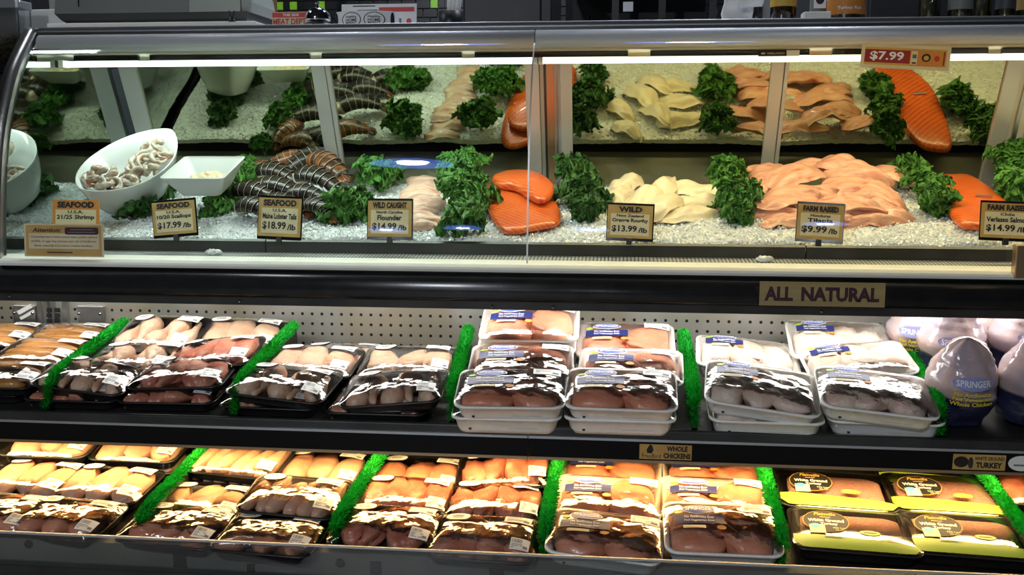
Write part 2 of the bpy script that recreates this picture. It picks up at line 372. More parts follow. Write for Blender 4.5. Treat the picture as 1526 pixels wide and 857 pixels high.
# canopy
cpart(prism_x('canopy_top', [(2.272, 1.466), (2.266, 1.474), (2.80, 1.474), (2.80, 1.452), (2.285, 1.452), (2.272, 1.458)], XA, 1.6, MT['satin'], bev=.002))
cpart(prism_x('canopy_body', [(2.285, 1.413), (2.285, 1.453), (2.78, 1.453), (2.78, 1.413)], XA, 1.6, MT['beige']))
def rail_prof(cy=2.262, cz=1.436, r=.0195):
    return [(cy + r * math.cos(R(a)), cz + r * math.sin(R(a))) for a in range(0, 360, 15)]
cpart(prism_x('canopy_rail', rail_prof(), XA + .012, -.1865, MT['rail'], smooth=True)); cpart(prism_x('canopy_rail', rail_prof(), -.1845, 1.6, MT['rail'], smooth=True))
cpart(prism_x('canopy_strip', [(2.262, 1.456), (2.262, 1.462), (2.285, 1.462), (2.285, 1.456)], XA, 1.6, MT['darksteel']))
for x0, x1 in ((-1.30, -1.14), (-1.11, -.72), (-.69, -.36), (-.33, .02), (.07, .42), (.47, .80), (.83, 1.3)):
    cpart(box('lamp_louvre', x0, x1, 2.318, 2.330, 1.400, 1.4125, MT['blackgloss']))
# curved glass panes
GP = [(2.232, 1.424), (2.215, 1.410), (2.176, 1.361), (2.137, 1.290), (2.110, 1.225), (2.090, 1.150), (2.074, 1.060), (2.061, .958)]
def spline(P, n=6):
    out = []
    for i in range(len(P) - 1):
        p0, p1, p2, p3 = P[max(i - 1, 0)], P[i], P[i + 1], P[min(i + 2, len(P) - 1)]
        for k in range(n):
            t = k / n
            out.append(tuple(.5 * (2 * p1[j] + (p2[j] - p0[j]) * t + (2 * p0[j] - 5 * p1[j] + 4 * p2[j] - p3[j]) * t * t + (3 * p1[j] - p0[j] - 3 * p2[j] + p3[j]) * t ** 3) for j in (0, 1)))
    return out + [P[-1]]
GC = spline(GP)
def sheet(prof, x0, x1):
    v = [(x0, y, z) for y, z in prof] + [(x1, y, z) for y, z in prof]; n = len(prof)
    return mk('sheet', v, [[i, i + 1, n + i + 1, n + i] for i in range(n - 1)])
cpart(put('front_glass', sheet(GC, XA + .012, -.1865), MT['glass'])); cpart(put('front_glass', sheet(GC, -.1835, 1.6), MT['glass']))
cpart(put('glass_seam', mk('seam', [(x, y - .001 * s, z) for s in (0, 1) for x in (-.1868, -.1832) for y, z in GC][:len(GC) * 2], [[i, i + 1, len(GC) + i + 1, len(GC) + i] for i in range(len(GC) - 1)]), MT['frame']))
# end frame band and end glass on the left
fr = [(y - .004, z) for y, z in spline([(2.275, 1.474)] + GP[1:] + [(2.066, .90)])]
bk = [(y + .018, z) for y, z in fr][::-1]
cpart(prism_x('end_frame', fr + bk, XA - .030, XA + .006, MT['steel'], smooth=True))
eg = [(y + .012, z) for y, z in GC] + [(2.80, .961), (2.80, 1.44)]
cpart(prism_x('end_glass', eg, XA + .006, XA + .010, MT['endglass']))
# sill, ledge, bumper
cpart(prism_x('cream_sill', [(2.046, .940), (2.044, .946), (2.048, .9505), (2.084, .9625), (2.088, .941)], -2.2, 1.6, MT['cream'], bev=.001))
cpart(prism_x('mesh_ledge', [(2.084, .956), (2.16, .963), (2.16, .950), (2.084, .950)], XA, 1.6, MT['mesh']))
cpart(prism_x('bumper_slot', [(2.062, .934), (2.062, .942), (2.10, .942), (2.10, .934)], -2.2, 1.6, MT['black']))
bp = [(2.080, .934), (2.052, .934), (2.040, .930), (2.032, .920), (2.028, .905), (2.028, .890), (2.032, .882), (2.080, .882)]
cpart(prism_x('bumper', bp, -2.2, 1.6, MT['bumper'], smooth=True))
cpart(prism_x('bumper_trim', [(2.044, .882), (2.040, .880), (2.044, .862), (2.090, .862), (2.090, .882)], -2.2, 1.6, MT['darksteel']))
for px, py in ((15, 441), (357, 449), (733, 457), (824, 458), (1224, 464)):
    p = at(px, py, 2.041); cpart(put('screw', lathe([(.0005, .0), (.003, .001), (.003, .003)], 10), MT['chrome'], None, p, (R(90), 0, 0)))
cpart(prism_x('lamp_hood', [(2.10, .862), (2.10, .950), (2.66, .955), (2.66, .93), (2.13, .925), (2.11, .862)], -2.2, 1.6, MT['darksteel']))
# cabinet shell
cpart(prism_x('back_panel', [(2.625, .50), (2.625, .935), (2.66, .935), (2.66, .50)], -2.2, 1.6, MT['perf']))
cpart(prism_x('deck_back_panel', [(2.56, .25), (2.56, .58), (2.60, .58), (2.60, .25)], -2.2, 1.6, MT['darksteel']))
cpart(prism_x('plinth', [(2.02, 0), (2.02, .27), (2.78, .27), (2.78, 0)], -2.2, 1.6, MT['black']))
cpart(prism_x('rear_body', [(2.66, .25), (2.66, 1.06), (2.80, 1.06), (2.80, .25)], -2.2, 1.6, MT['darksteel']))
# upright and mounting plates on the back panel, left
for px, w_ in ((60, .012), (71, .008), (79, .008), (98, .014)):
    p = at(px, 470, 2.615); cpart(box('upright', p.x - w_ / 2, p.x + w_ / 2, 2.61, 2.625, .62, .87, MT['steel']))
for px in (74, 86):
    for py in (462, 470, 478, 486):
        p = at(px, py, 2.61); cpart(box('upright_slot', p.x - .007, p.x + .007, 2.606, 2.61, p.z - .006, p.z + .006, MT['black']))
for px0, px1, py0, py1 in ((115, 156, 456, 492), (19, 55, 455, 492)):
    a, b = at(px0, py0, 2.615), at(px1, py1, 2.615)
    o = cpart(box('mounting_plate', a.x, b.x, 2.613, 2.625, b.z, a.z, MT['steel'], bev=.001))
    for fx in (.08, .9):
        q = put('screw', lathe([(.0005, .0), (.004, .001), (.004, .004)], 10), MT['chrome'], o, (a.x + (b.x - a.x) * fx, 2.612, a.z - .02), (R(90), 0, 0))
a = at(37, 461, 2.612)
cpart(box('notice_strip', -.024, .024, -.001, 0, -.006, .006, MT['white'], loc=a, rot=(0, R(-28), 0)))
cpart(box('notice_strip', -.024, .024, -.001, 0, -.0045, .0045, MT['white'], loc=a + Vector((.006, 0, -.016)), rot=(0, R(-28), 0)))
# ------------------------------------------------------------------ sliding mirror doors at the back
LEAN = R(25)
MB, MTOP = Vector((0, 2.755, 1.085)), .375
def mirror_door(x0, x1, label, fl, frr, dy=0.0):
    t = thing('mirror_door', label, 'mirror door', (x0, MB.y + dy, MB.z), (LEAN, 0, 0), group='mirrored sliding doors at the back of the case')
    wd = x1 - x0
    box('mirror_pane', fl, wd - frr, 0, .004, 0, MTOP, MT['mirror'], t)
    box('door_frame', 0, fl, -.008, .012, -.01, MTOP, MT['frame'], t, .0015); box('door_frame', wd - frr, wd, -.008, .012, -.01, MTOP, MT['frame'], t, .0015)
    box('door_frame', fl, wd - frr, -.006, .012, -.012, 0, MT['frame'], t)
    box('finger_strip', fl, wd - frr, -.002, 0, MTOP * .36, MTOP * .36 + .003, MT['darksteel'], t) if False else None
    return t
mirror_door(-1.335, -.768, 'leftmost mirrored door behind the white dishes and lobster tails', .050, .036)
mirror_door(-.766, -.205, 'mirrored door second from the left behind the flounder', .012, .036)
mirror_door(-.150, .412, 'mirrored door behind the pale fillets right of the centre post', .030, .032)
mirror_door(.414, .985, 'rightmost mirrored door behind the tilapia and right salmon', .010, .040)
t = thing('door_post', 'grey aluminium post between the two pairs of mirrored doors', 'post', (-.204, 2.765, 1.085), (LEAN, 0, 0))
box('post_body', 0, .053, 0, .03, 0, .375, MT['frame'], t); box('post_channel', .010, .016, -.004, 0, 0, .375, MT['darksteel'], t); box('post_reflection', .018, .036, -.003, 0, 0, .375, MT['bronze'], t); box('post_channel', .040, .045, -.006, 0, 0, .375, MT['steel'], t)  # the bronze-coloured strip paints an orange reflection onto the grey post
t = thing('case_end_panel', 'ribbed grey metal panel closing the case at the right end', 'panel', (.986, 2.755, 1.085), (LEAN, 0, 0))
box('panel_sheet', 0, .55, 0, .02, 0, .375, MT['beige'], t)
for k in range(5): box('panel_rib', .012 + k * .03, .022 + k * .03, -.008, 0, 0, .375, MT['steel'], t)
# rear plate behind the ice
cpart(prism_x('rear_plate', [(2.60, 1.035), (2.60, 1.045), (2.765, 1.095), (2.765, 1.085)], XA, 1.6, MT['panelgrey']))
# ------------------------------------------------------------------ display pans
PX = [XA + .02, -.783, -.191, .403, 1.02, 1.6]
for i in range(5):
    t = thing('display_pan', ['leftmost steel ice pan under the shrimp and scallops', 'steel ice pan under the lobster tails and flounder', 'steel ice pan under the left salmon and pale fillets', 'steel ice pan under the tilapia', 'rightmost steel ice pan by the case end'][i], 'pan', (PX[i], 2.16, .962), group='steel ice pans in a row')
    wd = PX[i + 1] - PX[i] - .003
    prism_x('pan_front', [(0, 0), (-.002, .026), (.006, .030), (.012, .029), (.012, 0)], 0, wd, MT['darksteel'], t)
    prism_x('pan_floor', [(.012, 0), (.012, .006), (.45, .075), (.45, .068)], 0, wd, MT['darksteel'], t)
# ------------------------------------------------------------------ fluorescent lamps
def strip_lamp(name, label, x0, x1, y, z, hgt, dep, m, col, watts, tilt=0.0, up=0.0):
    t = thing(name, label, 'lamp', ((x0 + x1) / 2, y, z))
    L_ = x1 - x0
    put('tube', box_mesh(-L_ / 2, L_ / 2, -dep / 2, dep / 2, 0, hgt, .002), m, t)
    for s in (-1, 1): box('lamp_holder', s * L_ / 2 - .006, s * L_ / 2 + .006, -dep / 2 - .002, dep / 2 + .002, -.002, hgt + .003, MT['white'], t)
    li = bpy.data.lights.new('lamp_light', 'AREA'); li.shape = 'RECTANGLE'; li.size = L_ - .02; li.size_y = dep; li.energy = watts; li.color = col
    l = bpy.data.objects.new('lamp_light', li); COL.objects.link(l); l.location = (0, 0, -.004); l.rotation_euler = (tilt, 0, 0); l.parent = t
    return t
strip_lamp('strip_lamp', 'cool white strip lamp under the left half of the canopy', XA + .02, -.19, 2.345, 1.388, .012, .03, MT['tube_cool'], COOL, CANOPY_W, R(8))
strip_lamp('strip_lamp', 'warm white strip lamp under the right half of the canopy', -.18, 1.3, 2.345, 1.388, .012, .03, MT['tube_warm'], WARM, CANOPY_W * 1.25, R(8))
strip_lamp('strip_lamp', 'hidden strip lamp behind the left half of the black bumper', -1.9, -.2, 2.36, .895, .02, .05, MT['tube_neutral'], NEUT, SHELF_W, R(-6))
strip_lamp('strip_lamp', 'hidden strip lamp behind the right half of the black bumper', -.18, 1.5, 2.36, .895, .02, .05, MT['tube_neutral'], NEUT, SHELF_W * 1.1, R(-6))
strip_lamp('strip_lamp', 'amber strip lamp under the left half of the upper shelf', -1.9, -.2, 2.195, .545, .016, .045, MT['tube_deep'], DEEP, DECK_W, R(-10))
strip_lamp('strip_lamp', 'amber strip lamp under the right half of the upper shelf', -.18, 1.5, 2.195, .545, .016, .045, MT['tube_deep'], DEEP, DECK_W, R(-10))
# ================================================================== shelves
SL = R(7); NRM = Vector((0, -math.sin(SL), math.cos(SL))); BACK = Vector((0, math.cos(SL), math.sin(SL)))
U0 = Vector((0, 2.13, .585)); L0 = Vector((0, 1.96, .335))
SH = thing('meat_shelf', 'upper black perforated meat shelf with steel front lip', 'shelf', (0, 2.13, .585))
def spart(o, S): o.parent = S; o.location = Vector(o.location) - S.location; return o
for x0, x1 in ((-2.2, -.1865), (-.1845, 1.6)):
    spart(prism_x('shelf_plate', [(2.13, .585), (2.62, .585 + .49 * math.tan(SL)), (2.62, .57 + .49 * math.tan(SL)), (2.13, .570)], x0, x1, MT['mat']), SH)
    spart(prism_x('shelf_lip', [(2.104, .572), (2.104, .590), (2.108, .594), (2.130, .588), (2.130, .572)], x0, x1, MT['darksteel'], bev=.001), SH)
    spart(prism_x('lip_edge', [(2.100, .567), (2.100, .5725), (2.112, .5725), (2.112, .567)], x0, x1, MT['satin']), SH)
    spart(prism_x('price_rail', [(2.103, .566), (2.106, .524), (2.150, .517), (2.130, .566)], x0, x1, MT['railblack']), SH)
    spart(prism_x('rail_edge', [(2.104, .518), (2.104, .5245), (2.150, .518), (2.150, .512)], x0, x1, MT['bronze']), SH)
DK = thing('meat_deck', 'lower black perforated meat deck of the case', 'shelf', (0, 1.96, .335))
spart(prism_x('deck_plate', [(1.96, .335), (2.555, .335 + .595 * math.tan(SL)), (2.555, .32 + .595 * math.tan(SL)), (1.96, .320)], -2.2, 1.6, MT['mat']), DK)
spart(prism_x('deck_grille', [(2.50, .40), (2.50, .52), (2.555, .52), (2.555, .40)], -2.2, 1.6, MT['mat']), DK)
FP = spart(prism_x('front_panel', [(1.944, .12), (1.944, .352), (1.960, .356), (1.960, .12)], -2.2, 1.6, MT['panelgrey']), DK)
for px, py, w_, h_ in ((268, 829, .030, .05), (374, 829, .018, .018), (374, 846, .018, .018), (560, 848, .024, .034), (740, 852, .03, .05)):
    p = at(px, py, 1.944); spart(box('panel_slot', p.x - w_ / 2, p.x + w_ / 2, 1.9425, 1.9445, p.z - h_ / 2, p.z + h_ / 2, MT['blackgloss'], bev=.0008), DK)
for px, py in ((43, 811), (507, 839)):
    p = at(px, py, 1.944); spart(put('panel_hole', lathe([(.010, 0), (.010, .002)], 20), MT['blackgloss'], None, (p.x, 1.9445, p.z), (R(90), 0, 0)), DK)
GD = thing('clear_guard', 'clear acrylic guard along the front of the lower deck', 'guard', (0, 1.92, .20))
spart(prism_x('guard_sheet', [(1.916, .10), (1.912, .379), (1.915, .379), (1.919, .10)], -2.2, 1.6, MT['clear']), GD)
spart(prism_x('guard_edge', [(1.911, .3775), (1.911, .382), (1.916, .382), (1.916, .3775)], -2.2, 1.6, MT['frame']), GD)
spart(prism_x('guard_foot', [(1.905, .20), (1.900, .310), (1.905, .3105), (1.911, .20)], -2.2, 1.6, MT['darksteel']), GD)
# ------------------------------------------------------------------ turf dividers
def turf_mesh(path, n, seed):
    r = random.Random(seed); v = []; f = []
    seg = [(Vector(path[i]), Vector(path[i + 1])) for i in range(len(path) - 1)]; ln = [(b - a).length for a, b in seg]; tot = sum(ln)
    for _ in range(n):
        d = r.random() * tot
        for (a, b), l in zip(seg, ln):
            if d <= l: break
            d -= l
        p = a + (b - a) * (d / l); t = (b - a).normalized(); nn = Vector((0, -t.z, t.y)); nn = nn if nn.z > 0 or nn.y < 0 else -nn
        q = R(r.gauss(0, 52)); q = max(-1.7, min(1.7, q)); lean = r.gauss(0, .35)
        dr = (nn * math.cos(q) + Vector((1, 0, 0)) * math.sin(q) + t * lean).normalized(); L_ = r.uniform(.013, .021)
        s = t.cross(dr).normalized() * .0013; e = p + dr * L_ + t * r.uniform(-.003, .003)
        i = len(v); v += [p - s, p + s, e + s * .5, e - s * .5]; f.append([i, i + 1, i + 2, i + 3])
    return mk('turf', v, f, False)
def divider_proto(path, n, seed, mat_=None):
    prof = [(y, z) for _, y, z in path]; base = prof + [(prof[-1][0] , -.0), (prof[0][0], 0)]
    return turf_mesh(path, n, seed), prof
UPP = [(0, .44, .078), (0, .06, .074), (0, .018, .056), (0, -.008, .014)]
LOP = [(0, .46, .066), (0, .06, .060), (0, .015, .046), (0, -.004, .012)]
TU, TL = turf_mesh(UPP, 4200, 3), turf_mesh(LOP, 4200, 5)
def plate_mesh(path):
    prof = [(y, z - .002) for _, y, z in path] + [(path[-1][1] + .01, .0005), (path[0][1], .0005)]
    n = len(prof); v = [(s * .006, y, z) for s in (-1, 1) for y, z in prof]
    return mk('plate', v, [[i, (i + 1) % n, n + (i + 1) % n, n + i] for i in range(n)] + [list(range(n)), list(range(2 * n - 1, n - 1, -1))], False)
PU, PL = plate_mesh(UPP), plate_mesh(LOP)
def divider(P0, x, rz, label, tm, pm):
    t = thing('turf_divider', label, 'divider', Vector((x, P0.y, P0.z)), (SL, 0, R(rz)), group='green turf dividers between the meat bays')
    put('divider_plate', pm, MT['black'], t); o = put('turf_bristles', tm, MT['grass'], t); o['kind'] = 'stuff'
for x, rz, nm in ((-1.312, 3, 'leftmost'), (-.858, 0, 'second'), (-.358, 3.5, 'middle'), (.176, 0, 'fourth'), (.690, -3, 'rightmost')):
    divider(U0, x, rz, f'{nm} green turf divider on the upper shelf', TU, PU)
for x, rz, nm in ((-1.03, -2, 'leftmost'), (-.592, -4, 'second'), (-.140, -1, 'middle'), (.349, -1, 'fourth'), (.856, 0, 'rightmost')):
    divider(L0 + BACK * .02, x, rz, f'{nm} green turf divider on the lower deck', TL, PL)
# ================================================================== packaged meat
BL = {}
def blob(sx, sy, sz, seed=0, amp=.12, freq=2.0, taper=0.0, bend=0.0, crease=0.0, sub=3):
    """rounded lump of meat, half sizes sx sy sz, tapering along y"""
    key = (sx, sy, sz, seed, amp, freq, taper, bend, crease, sub)
    if key in BL: return BL[key].copy()
    bm = bmesh.new(); bmesh.ops.create_icosphere(bm, subdivisions=sub, radius=1)
    off = Vector((seed * 3.7, seed * 1.3, seed * 2.1))
    for v in bm.verts:
        p = v.co.copy(); d = 1 + amp * noise.noise(p * freq + off) + amp * .4 * noise.noise(p * freq * 2.6 + off)
        x, y, z = p.x * d, p.y * d, p.z * d
        z = math.copysign(abs(z) ** .8, z)
        k = 1 - taper * (y + 1) / 2
        x *= k; z *= 1 - taper * .5 * (y + 1) / 2
        z -= crease * math.exp(-(x / .13) ** 2) if z > 0 else 0
        x += bend * y * y
        v.co = (x * sx, y * sy, z * sz)
    me = bm_mesh(bm, 'meat', True); BL[key] = me
    return me
def drumstick(L_, r, seed):
    pts = []; rad = []
    for i in range(12):
        t = i / 11; pts.append((0.006 * math.sin(t * 3), (t - .5) * L_, .004 * math.sin(t * 4 + seed))); rad.append(r * (.30 + .75 * math.exp(-((t - .28) / .24) ** 2)) * (1 if 0 < i < 11 else .35))
    me = tube(pts, rad, 14)
    for v in me.vertices: v.co += Vector((nz(v.co, 60 + seed), nz(v.co + Vector((1, 0, 0)), 60), nz(v.co, 70))) * .003
    return me
def film_fn(W, D, h, dome, seed, amp=.0011):
    def fn(x, y):
        u, v = min(1, abs(2 * x / W)), min(1, abs(2 * y / D))
        k = (1 - u ** 4) * (1 - v ** 3.2)
        return h + dome * k ** .7 + amp * k * (noise.noise(Vector((x * 38, y * 60, seed))) + .7 * noise.noise(Vector((x * 16 + y * 60, y * 14, seed + 9))))
    return fn
def film_mesh(W, D, r, fn, nx=26, ny=20):
    v = []; f = []
    for j in range(ny + 1):
        for i in range(nx + 1):
            a, b = -1 + 2 * i / nx, -1 + 2 * j / ny
            # square to rounded square
            m = max(abs(a), abs(b)); k = (abs(a) ** 8 + abs(b) ** 8) ** (1 / 8); s = m / k if k > 0 else 1
            x, y = a * s * W / 2, b * s * D / 2
            v.append((x, y, fn(x, y)))
    for j in range(ny):
        for i in range(nx): q = j * (nx + 1) + i; f.append([q, q + 1, q + nx + 2, q + nx + 1])
    return mk('film', v, f)
def tray_mesh(W, D, h, lip=.007, r=.026):
    R_ = []
    for wd, dp, z, rr_ in ((W * .86, D * .82, 0, r * .8), (W * .90, D * .87, h * .25, r * .9), (W - lip * 2, D - lip * 2, h * .84, r), (W, D, h * .88, r), (W, D, h, r), (W - lip * 2.2, D - lip * 2.2, h * .97, r), (W * .85, D * .81, .004, r * .8)):
        R_.append([(x, y, z) for x, y in rr(wd, dp, rr_)])
    return loft(R_)
def barcode(parent, w_, h_, fn, cx, cy, seed):
    r = random.Random(seed); v = []; f = []
    def q(x0, x1, y0, y1):
        i = len(v); v.extend([(x, y, fn(x, y) + .0016) for x, y in ((x0, y0), (x1, y0), (x1, y1), (x0, y1))]); f.append([i, i + 1, i + 2, i + 3])
    x = cx - w_ * .42
    while x < cx + w_ * .12:
        b = r.uniform(.0004, .0014); q(x, x + b, cy + h_ * .08, cy + h_ * .38); x += b + r.uniform(.0006, .0014)
    for k in range(3): q(cx - w_ * .42, cx + w_ * r.uniform(.1, .42), cy - h_ * (.08 + .13 * k), cy - h_ * (.03 + .13 * k))
    q(cx + w_ * .2, cx + w_ * .42, cy - h_ * .35, cy - h_ * .15)
    put('print', mk('print', v, f, False), MT['grey_ink'], parent)
def price_label(t, cx, cy, w_, h_, fn, seed):
    p = put('price_label', patch(cx - w_ / 2, cx + w_ / 2, cy - h_ / 2, cy + h_ / 2, fn, .0011), MT['white'], t); barcode(p, w_, h_, fn, cx, cy, seed)
def dlet(s, w_, h_, cx, cy, m, fn, parent, bold=.02, lift=.0022, shear=0.0):
    me = text_mesh(s, w_, h_, bold, shear).copy(); me.materials.clear(); drape(me, fn, cx, cy, lift); put('lettering', me, m, parent)
def brand_label(t, fn, cx, cy, s=1.0):
    """blue oval over a navy banner, as printed on the white trays"""
    p = put('brand_label', ell_patch(cx, cy + .028 * s, .035 * s, .0155 * s, fn, .0013), MT['palewhite'], t)
    put('oval', ell_patch(cx, cy + .028 * s, .033 * s, .0135 * s, fn, .0017), MT['blue'], p)
    dlet('SPRINGER', .056 * s, .011 * s, cx, cy + .029 * s, MT['palewhite'], fn, p)
    put('banner', patch(cx - .052 * s, cx + .052 * s, cy - .020 * s, cy + .009 * s, fn, .0013, 8, 3), MT['navy'], p)
    dlet('No Antibiotics Ever', .062 * s, .0085 * s, cx, cy + .0015 * s, MT['palewhite'], fn, p, .01)
    dlet('Fed Vegetarian Diet', .062 * s, .0085 * s, cx, cy - .0115 * s, MT['palewhite'], fn, p, .01)
    put('green_seal', ell_patch(cx - .043 * s, cy + .020 * s, .009 * s, .0055 * s, fn, .0014, 14), MT['lime'], p)
    put('tan_strip', patch(cx - .035 * s, cx + .012 * s, cy - .036 * s, cy - .025 * s, fn, .0013, 5, 2), MT['card'], p)
    put('print', ell_patch(cx + .044 * s, cy - .031 * s, .010 * s, .007 * s, fn, .0013, 12), MT['orange'], p)
def round_label(t, fn, cx, cy, s=1.0):
    p = put('round_label', ell_patch(cx, cy, .0285 * s, .0205 * s, fn, .0012), MT['plum'], t)
    put('label_face', ell_patch(cx, cy, .0265 * s, .0188 * s, fn, .0016), MT['white'], p)
    v = []; f = []
    for k, w_ in enumerate((.010, .014, .012)):
        y = cy + (.006 - .006 * k) * s; i = len(v); v += [(x, yy, fn(x, yy) + .0021) for x, yy in ((cx - w_ * s, y), (cx + w_ * s, y), (cx + w_ * s, y + .0025 * s), (cx - w_ * s, y + .0025 * s))]; f.append([i, i + 1, i + 2, i + 3])
    put('print', mk('print', v, f, False), MT['grey_ink'], p)
def pieces(kind, W, D, h, r, sd):
    """list of (part name, mesh, material, location, rotation)"""
    out = []; J = lambda a: r.uniform(-a, a)
    if kind in ('breast', 'pinkbreast', 'thigh', 'skin'):
        n = 3 if kind != 'thigh' else 4
        for k in range(n):
            x = (k - (n - 1) / 2) * W * .84 / n
            me = blob(W * (.60 if kind != 'thigh' else .66) / n, D * .455, .027, sd + k % 3, .20 if kind != 'thigh' else .34, 1.7, .30, J(.08), .10 if kind == 'breast' else .05)
            out.append(({'thigh': 'chicken_thigh', 'skin': 'chicken_thigh'}.get(kind, 'chicken_breast'), me, MT[{'thigh': 'dark'}.get(kind, kind)], (x + J(.006), J(.008), .021), (J(.15), J(.2), R(J(14) + (180 if k % 2 else 0)))))
    elif kind == 'pair':
        for k in range(2):
            out.append(('chicken_breast', blob(W * .275, D * .47, .033, sd + k, .20, 1.7, .25, J(.08), .06), MT['pinkbreast'], ((k - .5) * W * .42, J(.006), h - .016), (J(.08), J(.1), R(J(10) + 180 * k))))
        out.append(('chicken_tender', blob(.017, .050, .010, sd + 5, .2, 2, .3, .1), MT['pinkbreast'], (.012, -.012, h + .004), (0, .1, R(35))))
    elif kind == 'tender':
        n = 6
        for k in range(n): out.append(('chicken_tender', blob(W * .098, D * .455, .023, sd + k % 3, .12, 1.7, .4, J(.1)), MT['breast'], ((k - 2.5) * W * .148, J(.006), .024), (J(.1), J(.2), R(-12 + J(5)))))
    elif kind == 'drum':
        for k in range(5):
            out.append(('drumstick', drumstick(D * .88, .027, sd + k % 2), MT['skin'], ((k - 2) * W * .172, J(.006), .024), (0, J(.3), R(J(7) + 180 * (k % 2)))))
    elif kind == 'sausage':
        for k in range(4):
            out.append(('smoked_sausage', blob(W * .42, .0215, .021, sd + k % 2, .07, 1.4, 0, 0), MT['crust'], (J(.004), (k - 1.5) * D * .215, .022), (0, 0, R(J(4)))))
    elif kind == 'wing':
        for k in range(3):
            x = (k - 1) * W * .27
            out.append(('chicken_wing', blob(W * .205, D * .45, .034, sd + k, .30, 1.7, .3, J(.2), .08), MT['pale'], (x, J(.006), h - .012), (J(.15), J(.2), R(J(22) + 180 * (k % 2)))))
        out.append(('chicken_wing', blob(W * .12, D * .22, .022, sd + 7, .28, 2.0, .2, .2), MT['pale'], (.01, -.02, h + .004), (J(.1), J(.1), R(70))))
    elif kind == 'mince':
        me = loft([[(x, y, z) for x, y in rr(a, b, c)] for a, b, c, z in ((W * .78, D * .72, .018, .006), (W * .80, D * .74, .02, h - .006), (W * .74, D * .66, .03, h + .001))])
        out.append(('turkey_mince', me, MT['mince'], (0, 0, 0), (0, 0, 0)))
    return out
SPEC = {  # kind: (W, D, h, dome, tray material)
    'breast': (.232, .165, .028, .018, 'black'), 'pinkbreast': (.232, .165, .028, .018, 'black'), 'thigh': (.236, .168, .028, .021, 'black'), 'skin': (.236, .168, .028, .020, 'black'),
    'tender': (.232, .165, .028, .018, 'black'), 'drum': (.236, .168, .028, .022, 'black'), 'sausage': (.215, .150, .026, .016, 'black'),
    'pair': (.242, .172, .040, .015, 'foam'), 'wing': (.244, .176, .040, .017, 'foam'), 'mince': (.262, .178, .034, .010, 'black')}
PROTO = {}
